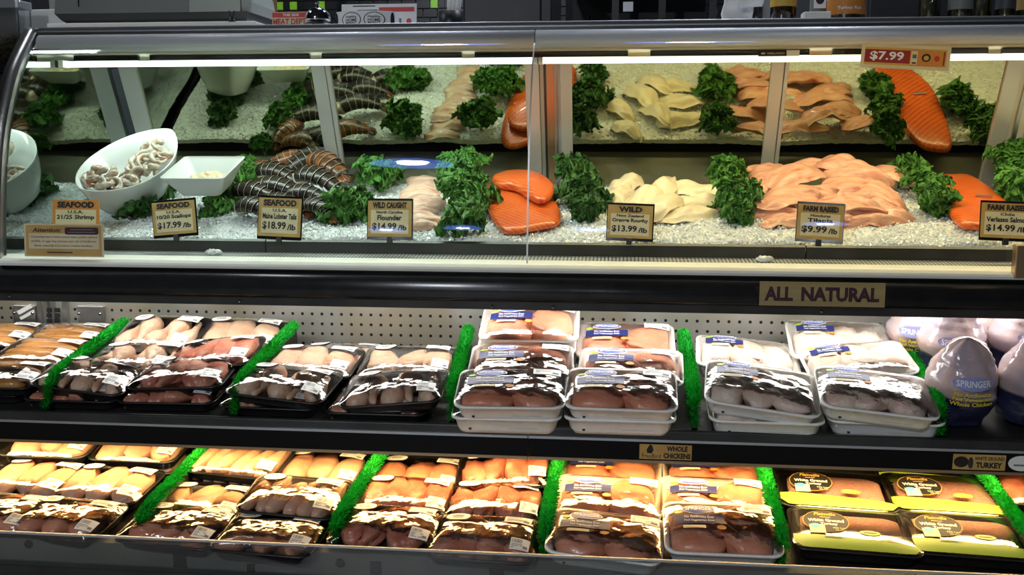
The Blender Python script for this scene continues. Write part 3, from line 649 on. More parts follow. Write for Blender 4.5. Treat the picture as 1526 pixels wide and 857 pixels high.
def build_pack(kind, var):
    W, D, h, dome, tm = SPEC[kind]; r = random.Random(hash_(kind) + var * 17); sd = hash_(kind) % 7 + var * 3
    t = bpy.data.objects.new('meat_tray', None); COL.objects.link(t); t.empty_display_size = .02
    put('tray', tray_mesh(W, D, h), MT[tm], t)
    fn = film_fn(W - .002, D - .002, h + .0008, dome, sd, .0005 if kind == 'mince' else .0019)
    for nm, me, m, loc, rot in pieces(kind, W, D, h, r, sd):
        # pressed between the tray floor and the film
        me = me.copy(); me.materials.clear(); E_ = Euler(rot).to_matrix(); lo = Vector(loc)
        if kind != 'mince':
            for v in me.vertices:
                q = E_ @ v.co + lo
                q.x = max(-W * .435, min(W * .435, q.x)); q.y = max(-D * .425, min(D * .425, q.y))
                q.z = max(.006, min(q.z, fn(q.x, q.y) - .0022)); v.co = q - lo
            rot = (0, 0, 0)
        put(nm, me, m, t, loc, rot)
    put('film' if kind != 'mince' else 'clear_lid', film_mesh(W - .001, D - .001, .026, fn), MT['film'] if kind != 'mince' else MT['lid'], t)
    if kind in ('pair', 'wing'):
        brand_label(t, fn, -.046 if kind == 'pair' else -.055, .012 if kind == 'pair' else .030, 1.0 if kind == 'pair' else .86)
        if kind == 'pair': price_label(t, .078, .055, .062, .036, fn, var)
        q = prism_z([(-.03, 0), (.035, 0), (.035, .007), (-.03, .007)], 0, .0004)
        put('tray_stamp', q, MT['grey_ink'], t, (.035, -D * .437, .013), (R(79), 0, 0))
        put('tray_stamp', disc(.0035, .0045, 12), MT['ink'], t, (-.078, -D * .437, .013), (R(79), 0, 0))
    elif kind == 'mince':
        bv = []; nb = 16
        for i in range(nb + 1):
            x = -W * .485 + W * .97 * i / nb; yl = -D * .478 + max(0, abs(x) - (W * .485 - .022)) ** 2 / .022 * 1.0; yu = -D * (.20 + .13 * (i / nb) ** .7)
            bv += [(x, yl + (yu - yl) * j / 3) for j in range(4)]
        band = put('lime_band', mk('band', [(x, y, fn(x, y) + .0012) for x, y in bv], [[i * 4 + j, i * 4 + 4 + j, i * 4 + 5 + j, i * 4 + 1 + j] for i in range(nb) for j in range(3)]), MT['lime'], t)
        c = put('round_label', ell_patch(-.055, .012, .048, .046, fn, .0020), MT['gold'], t); put('label_face', ell_patch(-.055, .012, .0465, .0445, fn, .0024), MT['ink'], c)
        dlet('Plainville', .045, .014, -.055, .040, MT['gold'], fn, c, .02, .0029, .2); put('print', patch(-.066, -.044, .025, .028, fn, .0029, 3, 1), MT['gold'], c)
        dlet('White Ground', .074, .013, -.055, .013, MT['palewhite'], fn, c, .03, .0029); dlet('Turkey', .036, .012, -.050, -.003, MT['palewhite'], fn, c, .03, .0029)
        dlet('93% Lean', .028, .006, -.030, -.017, MT['palegreen'], fn, c, .01, .0029); dlet('7% Fat', .020, .006, -.030, -.026, MT['palegreen'], fn, c, .01, .0029)
        tg = put('green_tag', patch(-.092, -.060, -.040, -.006, fn, .0032, 3, 3), MT['palegreen'], t); put('blue_dot', ell_patch(-.080, -.012, .011, .009, fn, .0037, 14), MT['cyan'], tg)
        ov = put('weight_oval', ell_patch(.030, -.026, .021, .0095, fn, .0014, 16), MT['lime'], t); put('print', patch(.017, .043, -.0275, -.0245, fn, .0020, 3, 1), MT['grey_ink'], ov)
        put('print', patch(-.064, -.028, -.0535, -.0505, fn, .0020, 4, 1), MT['grey_ink'], band)
    elif kind == 'sausage':
        price_label(t, .060, .045, .062, .030, fn, var); price_label(t, .078, -.025, .044, .036, fn, var + 5)
    else:
        round_label(t, fn, -.066, .050); price_label(t, .066, .053, .058, .034, fn, var + 1); price_label(t, .082, -.040, .040, .036, fn, var + 8)
    return t
def hash_(s): return sum(ord(c) * (i + 3) for i, c in enumerate(s)) % 1000
def pack(P0, kind, var, px, py, h, rz, label, tx=0, ry=0, s=1.0):
    key = (kind, var); first = key not in PROTO
    if first: PROTO[key] = build_pack(kind, var); o = PROTO[key]
    else: o = copy_tree(PROTO[key])
    o['label'] = label; o['category'] = 'meat package'; o['group'] = 'packed meat on the ' + ('upper shelf' if P0 is U0 else 'lower deck')
    hh = SPEC[kind][2] * s
    M_ = Matrix.Rotation(SL + R(tx), 3, 'X') @ Matrix.Rotation(R(ry), 3, 'Y') @ Matrix.Rotation(R(rz), 3, 'Z')
    p = on(P0, NRM, px, py, h + hh) - M_ @ Vector((0, 0, hh))
    o.location = p; o.rotation_euler = M_.to_euler(); o.scale = (s, s, s)
    return o
U, L = U0, L0
for a in (
    # leftmost bay, browned sausages
    (U, 'sausage', 0, 102, 499, .035, 0, 'black tray of browned sausages at the back beside the leftmost turf divider', 6),
    (U, 'sausage', 1, -2, 498, .035, 0, 'black tray of browned sausages cut by the left edge at the back', 6),
    (U, 'sausage', 1, 62, 524, .034, -3, 'black tray of browned sausages in the middle row of the leftmost bay', 6),
    (U, 'sausage', 0, 4, 559, .030, 2, 'black tray of browned sausages at the front left corner, topmost', 4),
    (U, 'sausage', 1, -4, 572, .000, 0, 'shaded bottom sausage tray at the front left corner'),
    # second bay, chicken legs in black trays
    (U, 'drum', 0, 238, 498, .062, -6, 'black tray of chicken legs propped up at the back of the second bay', 16, -3),
    (U, 'skin', 0, 358, 499, .050, 0, 'black tray of chicken thighs at the back, right before the second turf divider', 12, 2),
    (U, 'drum', 1, 205, 535, .040, 2, 'black tray of chicken legs in the middle row behind the glossy front tray', 6),
    (U, 'thigh', 0, 318, 527, .045, 3, 'tilted black tray of chicken thighs in the middle of the second bay', 6, -6),
    (U, 'drum', 1, 137, 560, .030, -4, 'glossy wrapped chicken leg tray at the front left of the second bay', 4, 4),
    (U, 'thigh', 0, 275, 556, .032, 2, 'glossy wrapped dark thigh tray at the front right of the second bay', 4, -2),
    (U, 'thigh', 1, 127, 578, .000, 0, 'shaded bottom tray at the front left of the second bay'),
    (U, 'thigh', 1, 264, 581, .000, 2, 'shaded bottom tray at the front right of the second bay'),
    # third bay
    (U, 'skin', 1, 508, 531, .010, 0, 'low black tray of chicken thighs at the very back of the third bay'),
    (U, 'skin', 0, 466, 539, .030, -2, 'black tray with round white label at the back left of the third bay', 6),
    (U, 'skin', 1, 610, 539, .035, 2, 'black tray with round white label beside the middle turf divider', 6),
    (U, 'drum', 0, 425, 571, .032, -5, 'glossy bulging chicken tray at the front left of the third bay', 4, 3),
    (U, 'drum', 1, 588, 578, .034, 2, 'glossy tilted chicken tray at the front right of the third bay', 5, -5),
    (U, 'thigh', 0, 414, 588, .000, -2, 'shaded bottom tray at the front left of the third bay'),
    (U, 'thigh', 1, 569, 596, .000, 0, 'shaded bottom tray at the front right of the third bay'),
    # fourth bay, white foam trays
    (U, 'pair', 1, 787, 501, .066, 1, 'white foam breast tray second from top at the back of the left stack', 10),
    (U, 'pair', 0, 790, 481, .108, 1, 'topmost white foam breast tray at the back of the left stack', 12),
    (U, 'pair', 1, 778, 560, .028, 2, 'white foam breast tray mostly covered in the left column of the fourth bay', 4),
    (U, 'pair', 0, 777, 539, .062, 2, 'white foam breast tray in the middle of the left column, fourth bay', 9),
    (U, 'pair', 1, 758, 602, .000, 1, 'bottom front white foam breast tray beside the middle turf divider'),
    (U, 'pair', 0, 762, 578, .046, 2, 'upper front white foam breast tray beside the middle turf divider', 8),
    (U, 'pair', 0, 932, 530, .024, 0, 'white foam breast tray lowest at the back of the right column, fourth bay', 4),
    (U, 'pair', 1, 932, 507, .060, 0, 'white foam breast tray farthest back in the right column, fourth bay', 12),
    (U, 'pair', 0, 940, 545, .050, -2, 'white foam breast tray in the middle of the right column, fourth bay', 8),
    (U, 'pair', 1, 924, 604, .000, 0, 'bottom front white foam breast tray in the right column, fourth bay'),
    (U, 'pair', 0, 926, 579, .047, -1, 'upper front white foam breast tray with bright glare, fourth bay', 10),
    # fifth bay, wings
    (U, 'wing', 0, 1113, 528, .040, -4, 'white foam tray of pale poultry at the back left of the fifth bay', 6, 4),
    (U, 'wing', 1, 1137, 606, .000, -1, 'bottom front white foam wing tray at the left of the fifth bay'),
    (U, 'wing', 0, 1135, 577, .050, -6, 'upper front white foam wing tray at the left of the fifth bay', 12, 5),
    (U, 'wing', 1, 1250, 507, .060, -2, 'white foam wing tray farthest back in the fifth bay', 14),
    (U, 'wing', 0, 1276, 536, .055, 3, 'white foam wing tray tilted up to the right, middle of the fifth bay', 6, -5),
    (U, 'wing', 0, 1310, 607, .000, -1, 'bottom front white foam wing tray at the right of the fifth bay'),
    (U, 'wing', 1, 1304, 583, .048, -4, 'upper front white foam wing tray by the rightmost turf divider', 10, 4),
    # lower deck, first bay
    (L, 'breast', 0, 84, 675, .012, 0, 'lower of two stacked breast trays at the back left of the lower deck'),
    (L, 'breast', 1, 84, 657, .048, 0, 'upper of two stacked breast trays at the back left of the lower deck', 4),
    (L, 'skin', 0, 214, 682, .004, -1, 'lower of two stacked chicken trays by the leftmost lower turf divider'),
    (L, 'breast', 0, 214, 664, .038, -1, 'upper of two stacked chicken trays by the leftmost lower turf divider', 3),
    (L, 'breast', 1, 50, 712, .012, -6, 'black tray of three long breasts in the middle row at far left', 3),
    (L, 'breast', 0, 160, 721, .010, -6, 'black tray of breasts in the middle row beside the leftmost lower divider', 3),
    (L, 'pinkbreast', 0, -5, 764, .006, -5, 'black breast tray cut by the left edge in the front row', 2),
    (L, 'pinkbreast', 1, 98, 772, .006, -6, 'black breast tray with bright film glare in the front row at far left', 2),
    # lower second bay
    (L, 'tender', 0, 362, 683, .036, -6, 'black tray of chicken tenders stacked at the back of the second lower bay', 5),
    (L, 'tender', 1, 360, 700, .002, -6, 'black tray under the tenders at the back of the second lower bay'),
    (L, 'breast', 1, 478, 699, .012, -4, 'black breast tray at the back right of the second lower bay', 4),
    (L, 'tender', 0, 440, 739, .030, -3, 'raised black tray of tenders at the middle of the second lower bay', 4, 2),
    (L, 'breast', 0, 303, 748, .000, -4, 'black breast tray behind the front left one in the second lower bay'),
    (L, 'pinkbreast', 0, 266, 783, .006, -6, 'black breast tray at the front left of the second lower bay', 2),
    (L, 'pinkbreast', 1, 404, 796, .004, -4, 'low dark breast tray at the front right of the second lower bay'),
    # lower third bay
    (L, 'pinkbreast', 1, 624, 708, .006, -3, 'black breast tray at the back left of the third lower bay', 4),
    (L, 'thigh', 0, 752, 701, .032, 2, 'black thigh tray tilted up to the right at the back of the third lower bay', 6, -6),
    (L, 'thigh', 1, 604, 741, .010, -3, 'black thigh tray in the middle left of the third lower bay', 4),
    (L, 'thigh', 0, 738, 749, .010, -2, 'black thigh tray in the middle right of the third lower bay', 4),
    (L, 'thigh', 0, 578, 786, .010, -4, 'dark glossy thigh tray at the front left of the third lower bay', 3),
    (L, 'thigh', 1, 722, 802, .008, -3, 'dark glossy thigh tray at the front right of the third lower bay', 3),
    # lower fourth bay
    (L, 'pair', 0, 910, 700, .012, -3, 'white foam breast tray at the back left of the lower deck', 4),
    (L, 'pair', 1, 1064, 703, .012, -1, 'white foam breast tray at the back right of the lower deck', 4),
    (L, 'pair', 0, 906, 740, .018, -3, 'white foam breast tray in the middle row at left, lower deck', 5),
    (L, 'pair', 1, 1064, 742, .018, -2, 'white foam breast tray partly covered in the middle row at right, lower deck', 5),
    (L, 'pair', 1, 903, 797, .012, -5, 'white foam breast tray with torn glossy film at the front left, lower deck', 4, 2),
    (L, 'pair', 0, 1075, 787, .022, 0, 'white foam breast tray leaning forward at the front right, lower deck', 9),
    # lower fifth bay, turkey
    (L, 'mince', 1, 1386, 700, .004, -2, 'lime banded mince tray mostly hidden at the back of the lower deck'),
    (L, 'mince', 0, 1245, 730, .010, -4, 'lime banded turkey mince tray in the back row at left', 2),
    (L, 'mince', 0, 1409, 736, .010, -3, 'lime banded turkey mince tray in the back row at right', 2),
    (L, 'mince', 1, 1271, 791, .006, -4, 'glare covered turkey mince tray in the front row at left', 1),
    (L, 'mince', 1, 1440, 797, .006, -4, 'glare covered turkey mince tray in the front row at right', 1),
    (L, 'thigh', 1, 1558, 728, .010, -8, 'black tray with red meat cut by the right edge of the lower deck', 4),
): pack(*a)

# ------------------------------------------------------------------ bagged whole chickens
BAGP = [(.0, .010), (.004, .048), (.018, .062), (.045, .070), (.08, .074), (.11, .073), (.135, .067), (.155, .058), (.172, .046), (.186, .036), (.196, .022), (.203, .004)]
def bag_r(z, ph=0):
    for (z0, r0), (z1, r1) in zip(BAGP, BAGP[1:]):
        if z0 <= z <= z1: t = (z - z0) / (z1 - z0); return r0 + (r1 - r0) * (t * t * (3 - 2 * t))
    return .02
def bag(px, py, h, rz, lean, label, s=1.0, roll=0):
    p = on(U0, NRM, px, py, h)
    t = thing('poultry_bag', label, 'poultry bag', p, (R(lean), R(roll), R(rz)), group='bagged whole chickens')
    t.scale = (s, s, s)
    if 'bag' not in PROTO:
        ms = []
        for z0, z1 in ((0, .080), (.0795, .2029)):
            n, m_ = 28, 22; v = []; f = []
            for j in range(m_ + 1):
                z = z0 + (z1 - z0) * j / m_; z = min(max(z, .0001), .2029)
                for k in range(n):
                    a = 2 * math.pi * k / n; r_ = bag_r(z) * (1 + .17 * noise.noise(Vector((math.cos(a) * 1.5, math.sin(a) * 1.5, z * 22))) + .03 * noise.noise(Vector((math.cos(a) * 5, math.sin(a) * 5, z * 60)))) * (1 + (.12 * math.sin(a * 7 + z * 30) if z > .14 else .0) * (z - .14) / .06)
                    v.append((r_ * math.cos(a), r_ * .92 * math.sin(a), z))
            for j in range(m_):
                for k in range(n): f.append([j * n + k, j * n + (k + 1) % n, (j + 1) * n + (k + 1) % n, (j + 1) * n + k])
            f += [list(range(n))[::-1], list(range(m_ * n, (m_ + 1) * n))]
            ms.append(mk('bag', v, f))
        def wrap(me, dz, lift=.0035):
            for v in me.vertices:
                x, z = v.co.x, v.co.y + dz; r_ = bag_r(max(.001, min(.197, z))) * 1.085
                v.co = (x, -.92 * math.sqrt(max(1e-6, r_ * r_ - x * x)) - lift, z)
            return me
        def bl(s_, w_, h_, z, bold=.02):
            me = text_mesh(s_, w_, h_, bold).copy(); me.materials.clear(); return wrap(me, z)
        ov = ell_patch(0, 0, .042, .015, lambda x, y: 0, 0); ov = wrap(ov, .126, .0025)
        PROTO['bag'] = (ms, ov, bl('SPRINGER', .070, .014, .127), bl('No Antibiotics', .075, .010, .103, .03), bl('Fed Vegetarian', .078, .010, .091, .03), bl('Whole Chicken', .088, .010, .081, .03), wrap(disc(.008, .010, 14), .066, .003))
        MT['lav'] = mat('lavender_print', (.28, .30, .62), .3)
    ms, ov, t1, t2, t3, t4, dt = PROTO['bag']
    put('bag_foot', ms[0], MT['bagnavy'], t); b = put('bag_body', ms[1], MT['bag'], t)
    q = put('brand_oval', ov, MT['lav'], t); put('lettering', t1, MT['palewhite'], q)
    for m_ in (t2, t3, t4): put('lettering', m_, MT['yellow'], t)
    return t
bag(1424, 626, .0, 0, 14, 'navy and pink whole chicken bag standing foremost by the turf divider', 1.0)
bag(1528, 626, .0, 8, 12, 'navy and pink whole chicken bag foremost at the right edge', 1.02)
bag(1412, 565, .030, -8, 14, 'pink whole chicken bag with clear blue oval behind the foremost bag', 1.0)
bag(1366, 545, .030, -20, 14, 'whole chicken bag at the back left against the perforated panel', .95)
bag(1462, 540, .030, 10, 14, 'whole chicken bag farthest back between its neighbours', .95)
bag(1512, 560, .035, 4, 14, 'pink whole chicken bag with lavender oval at the back right', 1.02)
# ================================================================== seafood on ice
ICE_S = .235
IN = Vector((0, -ICE_S, 1)).normalized(); ITH = math.atan(ICE_S); I0 = Vector((0, 2.172, .990))
def ice_h(x, y):
    return .990 + ICE_S * (y - 2.172) + .010 * noise.noise(Vector((x * 7, y * 9, 3))) + .004 * noise.noise(Vector((x * 30, y * 30, 1))) + .020 * max(0, noise.noise(Vector((x * 5 + 2, 0, 8)))) * max(0, (y - 2.35) / .25)
def build_ice():
    nx, ny = 420, 76; x0, x1, y0, y1 = XA + .03, 1.58, 2.172, 2.60; v = []; f = []
    for j in range(ny + 1):
        for i in range(nx + 1):
            x, y = x0 + (x1 - x0) * i / nx, y0 + (y1 - y0) * j / ny
            v.append((x, y, ice_h(x, y) + rng.uniform(-.0016, .0016) - (.012 if j in (0, ny) else 0)))
    for j in range(ny):
        for i in range(nx): q = j * (nx + 1) + i; f.append([q, q + 1, q + nx + 2, q + nx + 1])
    o = put('crushed_ice', mk('ice', v, f, False), MT['ice']); tag(o, 'bed of crushed ice filling the seafood pans', 'ice', kind='stuff')
    v = []; f = []
    for _ in range(15000):
        x, y = rng.uniform(x0 + .01, x1 - .01), y0 + .006 + (y1 - y0 - .012) * rng.random() ** 1.5
        c = Vector((x, y, ice_h(x, y) + rng.uniform(-.001, .004))); s = rng.uniform(.0022, .0055); i = len(v)
        e = Euler((rng.random() * 6, rng.random() * 6, 0)).to_matrix()
        for d in ((1, 0, 0), (-1, 0, 0), (0, 1, 0), (0, -1, 0), (0, 0, .7), (0, 0, -.7)): v.append(c + e @ (Vector(d) * s * rng.uniform(.6, 1.2)))
        f += [[i + a, i + b, i + k] for a, b, k in ((0, 2, 4), (2, 1, 4), (1, 3, 4), (3, 0, 4), (2, 0, 5), (1, 2, 5), (3, 1, 5), (0, 3, 5))]
    p = put('ice_chips', mk('chips', v, f, False), MT['chip'], o); p['kind'] = 'stuff'
build_ice()
def ice_rot(rz=0, tx=0, ry=0): return (Matrix.Rotation(ITH + R(tx), 3, 'X') @ Matrix.Rotation(R(ry), 3, 'Y') @ Matrix.Rotation(R(rz), 3, 'Z')).to_euler()
for px, py, nm in ((318, 374, 'small clump of melting ice on the mesh ledge below the scallops'), (1140, 377, 'small clump of melting ice on the mesh ledge left of the tilapia sign')):
    p = at(px, py, 2.125); tag(put('ice_clump', blob(.017, .011, .007, 3, .5, 3.5), MT['chip'], None, (p.x, 2.125, .966)), nm, 'ice')
# ------------------------------------------------------------------ kale
def leaf_mesh(seed, kx=6.0, amp=.17):
    nu, nv = 56, 28; v = []; f = []; off = seed * 5.3
    for i in range(nu + 1):
        u = i / nu
        for j in range(nv + 1):
            s = -1 + 2 * j / nv; wv = .46 * math.sin(math.pi * min(1, u * .90 + .09)) ** .6 * (1 + .12 * math.sin(2 * math.pi * 9 * u + seed + s))
            x = s * wv; y = u * 1.0; e = abs(s) ** 1.5 + .5 * u ** 3
            z = amp * e * math.sin(2 * math.pi * (kx * u + (.25 if s > 0 else 0)) + seed) - .42 * u * u + .22 * s * s
            n1 = noise.noise_vector(Vector((x * 4 + off, y * 4, z * 3))) * .16 * (.3 + e) + noise.noise_vector(Vector((x * 9 + off, y * 9, z * 6))) * .12 * (.12 + e) + noise.noise_vector(Vector((x * 19 + off, y * 19, z * 12))) * .075 * (.1 + e)
            v.append((x + n1.x, y + n1.y, z + n1.z * 1.3))
    for i in range(nu):
        for j in range(nv): q = i * (nv + 1) + j; f.append([q, q + 1, q + nv + 2, q + nv + 1])
    return mk('leaf', v, f)
LEAVES = [leaf_mesh(k, 5 + k % 3, .15 + .02 * (k % 3)) for k in range(5)]
LEAVES_D = [m_.copy() for m_ in LEAVES]
for m_ in LEAVES: m_.materials.append(MT['kale'])
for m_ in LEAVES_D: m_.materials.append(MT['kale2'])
def kale(label, spots, dark=False, seed=0):
    """spots: (px, py, height over ice, leaf size, leaf count)"""
    r = random.Random(seed * 31 + 5)
    base = on(I0, IN, spots[0][0], spots[0][1], 0)
    t = thing('kale_bunch', label, 'kale', base, group='kale garnish between the seafood')
    for px, py, h, s, n in spots:
        c = on(I0, IN, px, py, h) - base
        n = int(n * 2.5)
        for k in range(n):
            az = 2 * math.pi * (k + r.uniform(-.25, .25)) / n; el = R(r.uniform(8, 55)) if k % 3 else R(r.uniform(55, 85))
            ax = Vector((math.cos(az) * math.cos(el), math.sin(az) * math.cos(el) , math.sin(el)))
            ax = Matrix.Rotation(R(38), 3, 'X') @ ax
            q = ax.to_track_quat('Y', 'Z').to_euler()
            sz = s * r.uniform(.58, 1.02)
            put('kale_leaf', (LEAVES_D if dark else LEAVES)[r.randrange(5)], None, t, c - ax * sz * .05 + Vector((r.uniform(-.014, .014), r.uniform(-.012, .012), r.uniform(-.006, .014))), q, (sz, sz, sz))
        rad = tube([(0, 0, 0), (0.003, .004, -.01), (.004, .012, -.022)], [.005, .005, .004], 8)
        put('kale_stem', rad, MT['stem'], t, c + Vector((0, 0, .0)))
    return t
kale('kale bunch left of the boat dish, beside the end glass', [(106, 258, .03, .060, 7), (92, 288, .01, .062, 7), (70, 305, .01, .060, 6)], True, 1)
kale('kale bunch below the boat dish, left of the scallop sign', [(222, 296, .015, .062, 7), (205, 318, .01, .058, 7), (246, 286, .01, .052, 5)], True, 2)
kale('kale bunch between the square dish and the lobster tails', [(360, 268, .03, .062, 7), (345, 300, .01, .064, 7), (325, 318, .005, .055, 5), (372, 250, .03, .045, 5)], False, 3)
kale('kale bunch behind the flounder, right of the lobster tails', [(566, 268, .03, .066, 8), (585, 262, .03, .050, 5)], False, 4)
kale('kale bunch right of the lobster tail sign', [(515, 312, .02, .064, 8), (540, 318, .01, .055, 6), (495, 325, .005, .045, 5)], False, 5)
kale('tall kale bunch between the flounder and the left salmon', [(692, 258, .045, .072, 8), (694, 298, .03, .074, 8), (690, 335, .02, .066, 7), (700, 278, .05, .05, 5)], False, 6)
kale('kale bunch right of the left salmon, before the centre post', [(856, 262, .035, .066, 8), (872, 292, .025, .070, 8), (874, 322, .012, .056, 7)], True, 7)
kale('kale bunch between the pale fillets and the tilapia', [(1082, 264, .035, .066, 8), (1098, 300, .025, .070, 8), (1100, 325, .012, .052, 6)], False, 8)
kale('kale bunch between the tilapia and the right salmon', [(1352, 262, .035, .066, 8), (1392, 310, .015, .060, 8), (1384, 282, .03, .055, 6)], False, 9)
kale('kale bunch at the right edge behind the rightmost sign', [(1512, 250, .045, .072, 8), (1515, 285, .03, .072, 7), (1535, 270, .03, .07, 6)], False, 10)
# ------------------------------------------------------------------ fillets
def fillet_mesh(L_, W, T, bend=.3, seed=0, twist=.0, curl=.0, nu=26, nv=10):
    v = []; f = []; off = Vector((seed * 2.3, seed, 0))
    for side in (1, -1):
        for i in range(nu + 1):
            u = -1 + 2 * i / nu; wp = max(.0, 1 - abs(u) ** 2.6) ** .55 * (1 - .38 * (u + 1) / 2)
            for j in range(nv + 1):
                s = -1 + 2 * j / nv
                th = T * (max(0, 1 - s * s) ** .5) * (.35 + .65 * max(0, 1 - abs(u) ** 2)) * (.5 if side < 0 else 1)
                gr = .28 * T * math.exp(-(s / .14) ** 2) * (side > 0) * (1 - abs(u))
                x = u * L_ / 2; y = s * wp * W / 2 * (1 + .10 * noise.noise(Vector((u * 3, s, 0)) + off)) + .10 * W * math.sin(u * 2 + seed)
                z = side * th - gr - bend * L_ * .25 * u * u + T * .7 * noise.noise(Vector((u * 2.2, s * 1.4, 4)) + off) + twist * W * s * u + curl * W * s * s
                z += .06 * T * noise.noise(Vector((u * 12, s * 12, 1)) + off)
                v.append((x, y, z))
    n1 = (nu + 1) * (nv + 1)
    for i in range(nu):
        for j in range(nv):
            q = i * (nv + 1) + j; f.append([q, q + nv + 1, q + nv + 2, q + 1]); q += n1; f.append([q, q + 1, q + nv + 2, q + nv + 1])
    for i in range(nu):
        for j in (0, nv): q = i * (nv + 1) + j; a = [q, q + nv + 1, q + nv + 1 + n1, q + n1]; f.append(a if j == nv else a[::-1])
    return mk('fillet', v, f)
def fillet(kind, m, px, py, h, L_, W, T, rz, label, grp, tx=0, ry=0, bend=.3, seed=0, twist=0, curl=0):
    p = on(I0, IN, px, py, h)
    o = put(kind, fillet_mesh(L_, W, T, bend, seed, twist, curl), MT[m], None, p, ice_rot(rz, tx, ry))
    return tag(o, label, 'fish fillet', grp)
TG = 'tilapia fillets in a heap'
k = 0
for px, py, h, L_, W, rz, tx, ry, bend, lb in (
    (1175, 332, .012, .13, .060, 5, 0, 0, .2, 'tilapia fillet at the bottom left, behind its price sign'),
    (1290, 328, .012, .13, .060, 12, 0, 0, .2, 'tilapia fillet lowest of the heap, right of its price sign'),
    (1150, 312, .020, .15, .068, 8, 4, 0, .3, 'tilapia fillet low at the left end of the heap'),
    (1318, 310, .020, .14, .066, -30, 4, 0, .4, 'tilapia fillet low at the right end of the heap'),
    (1235, 318, .024, .13, .062, -8, 6, 0, .3, 'tilapia fillet low in the middle of the heap'),
    (1270, 306, .034, .15, .066, -14, 6, 0, .5, 'folded tilapia fillet right of centre, lower half of the heap'),
    (1175, 300, .034, .16, .066, 10, 6, 0, .3, 'long tilapia fillet left of centre, lower half of the heap'),
    (1310, 294, .036, .15, .070, -28, 6, 4, .5, 'tilapia fillet drooping over the right side of the heap'),
    (1140, 278, .034, .15, .066, 24, 6, 0, .3, 'tilapia fillet drooping over the left side of the heap'),
    (1195, 285, .046, .17, .066, 12, 8, 0, .35, 'long tilapia fillet across the middle left of the heap'),
    (1282, 276, .050, .17, .076, -12, 8, 0, .5, 'broad tilapia fillet across the middle right of the heap'),
    (1145, 256, .042, .13, .060, 14, 6, 0, .3, 'tilapia fillet at the back left shoulder of the heap'),
    (1325, 262, .042, .13, .064, -30, 6, 0, .4, 'tilapia fillet at the back right shoulder of the heap'),
    (1188, 262, .060, .15, .074, 22, 10, 0, .5, 'tilapia fillet with curled end near the top left'),
    (1282, 254, .066, .16, .072, -8, 8, 0, .6, 'tilapia fillet just below the topmost one'),
    (1215, 246, .060, .14, .060, 6, 6, 0, .4, 'tilapia fillet at the back below the crest of the heap'),
    (1256, 240, .078, .13, .062, -16, 8, 0, .8, 'topmost tilapia fillet forming the crest of the heap')):
    k += 1; fillet('tilapia_fillet', 'tilapia', px, py, h, L_ * 1.06, W * 1.26, .0150, rz, lb, TG, tx + 10, ry, bend, k, .1 * math.sin(k * 2), .12 * math.cos(k))
RG = 'pale roughy fillets'
for px, py, h, L_, W, rz, tx, bend, lb in (
    (1020, 318, .014, .15, .060, 10, 0, .2, 'pale fillet lowest at the front right, tail to the right'),
    (1040, 300, .018, .16, .058, -6, 4, .3, 'pale fillet second from the front at right'),
    (1030, 282, .022, .14, .060, -12, 4, .3, 'thin pale fillet at the back right before the bare ice'),
    (925, 290, .022, .12, .060, 70, 4, .4, 'pale fillet at the far left, next to the dark kale'),
    (935, 270, .026, .11, .056, 60, 4, .4, 'pale fillet at the back left of its row'),
    (960, 288, .040, .15, .072, 68, 6, .6, 'broad pale fillet lying lengthwise at left centre'),
    (985, 276, .036, .14, .064, 55, 6, .5, 'pale fillet lying lengthwise at the centre back'),
    (988, 302, .036, .13, .062, 38, 6, .6, 'thick pale fillet lying diagonal at the centre front')):
    k += 1; fillet('roughy_fillet', 'roughy', px, py, h, L_ * 1.08, W * 1.28, .0150, rz, lb, RG, tx + 6, 0, bend, k, .08, -.1)
FG = 'flounder fillets laid like shingles'
for i in range(10):
    py = 334 - i * 7.6; px = 628 + 6 * math.sin(i * 1.7) + (i - 5) * .8
    k += 1; fillet('flounder_fillet', 'flounder', px, py, .014 + .0012 * i, .105, .052, .0085, 4 + 6 * math.sin(i * 2.1), ['front flounder fillet of the shingled row', 'flounder fillet second from the front', 'flounder fillet third from the front', 'flounder fillet fourth from the front', 'flounder fillet fifth from the front', 'flounder fillet fifth from the back', 'flounder fillet fourth from the back', 'flounder fillet third from the back', 'flounder fillet second from the back', 'rearmost flounder fillet of the shingled row'][i], FG, 12, 0, .35, k, 0, -.15)
def chaikin(P, n=2):
    for _ in range(n):
        Q = []
        for i in range(len(P)):
            a, b = P[i], P[(i + 1) % len(P)]; Q += [a * .75 + b * .25, a * .25 + b * .75]
        P = Q
    return P
def slab(name, m, pxs, h, T, label, cat, grp, dome=.25, seed=0, dt=0.0):
    """thick fillet from its outline as seen on the ice plane, with a rounded top"""
    P = [on(I0, IN, x, y, h + T) for x, y in pxs]; c = sum(P, Vector()) / len(P)
    ey = Vector((0, math.cos(ITH), math.sin(ITH))); q = chaikin([Vector(((p - c).x, (p - c).dot(ey))) for p in P], 2)
    rings = []
    for s, z in ((.93, 0), (1.0, T * .25), (1.01, T * .55), (.985, T * .82), (.93, T * .96), (.80, T * (1 + dome * .3)), (.60, T * (1 + dome * .6)), (.38, T * (1 + dome * .85)), (.16, T * (1 + dome))):
        rings.append([(a.x * s, a.y * s, z + .0018 * noise.noise(Vector((a.x * s * 60, a.y * s * 60, seed))) + dt * a.x * s) for a in q])
    o = put(name, loft(rings), MT[m], None, c - IN * T, ice_rot())
    return tag(o, label, cat, grp)
slab('salmon_fillet', 'salmon', [(728, 262), (760, 256), (800, 268), (832, 300), (838, 328), (800, 334), (772, 340), (748, 340), (732, 318), (722, 296)], .004, .020, 'large orange salmon fillet lying under a smaller piece', 'fish fillet', 'salmon fillets', .2, 1)
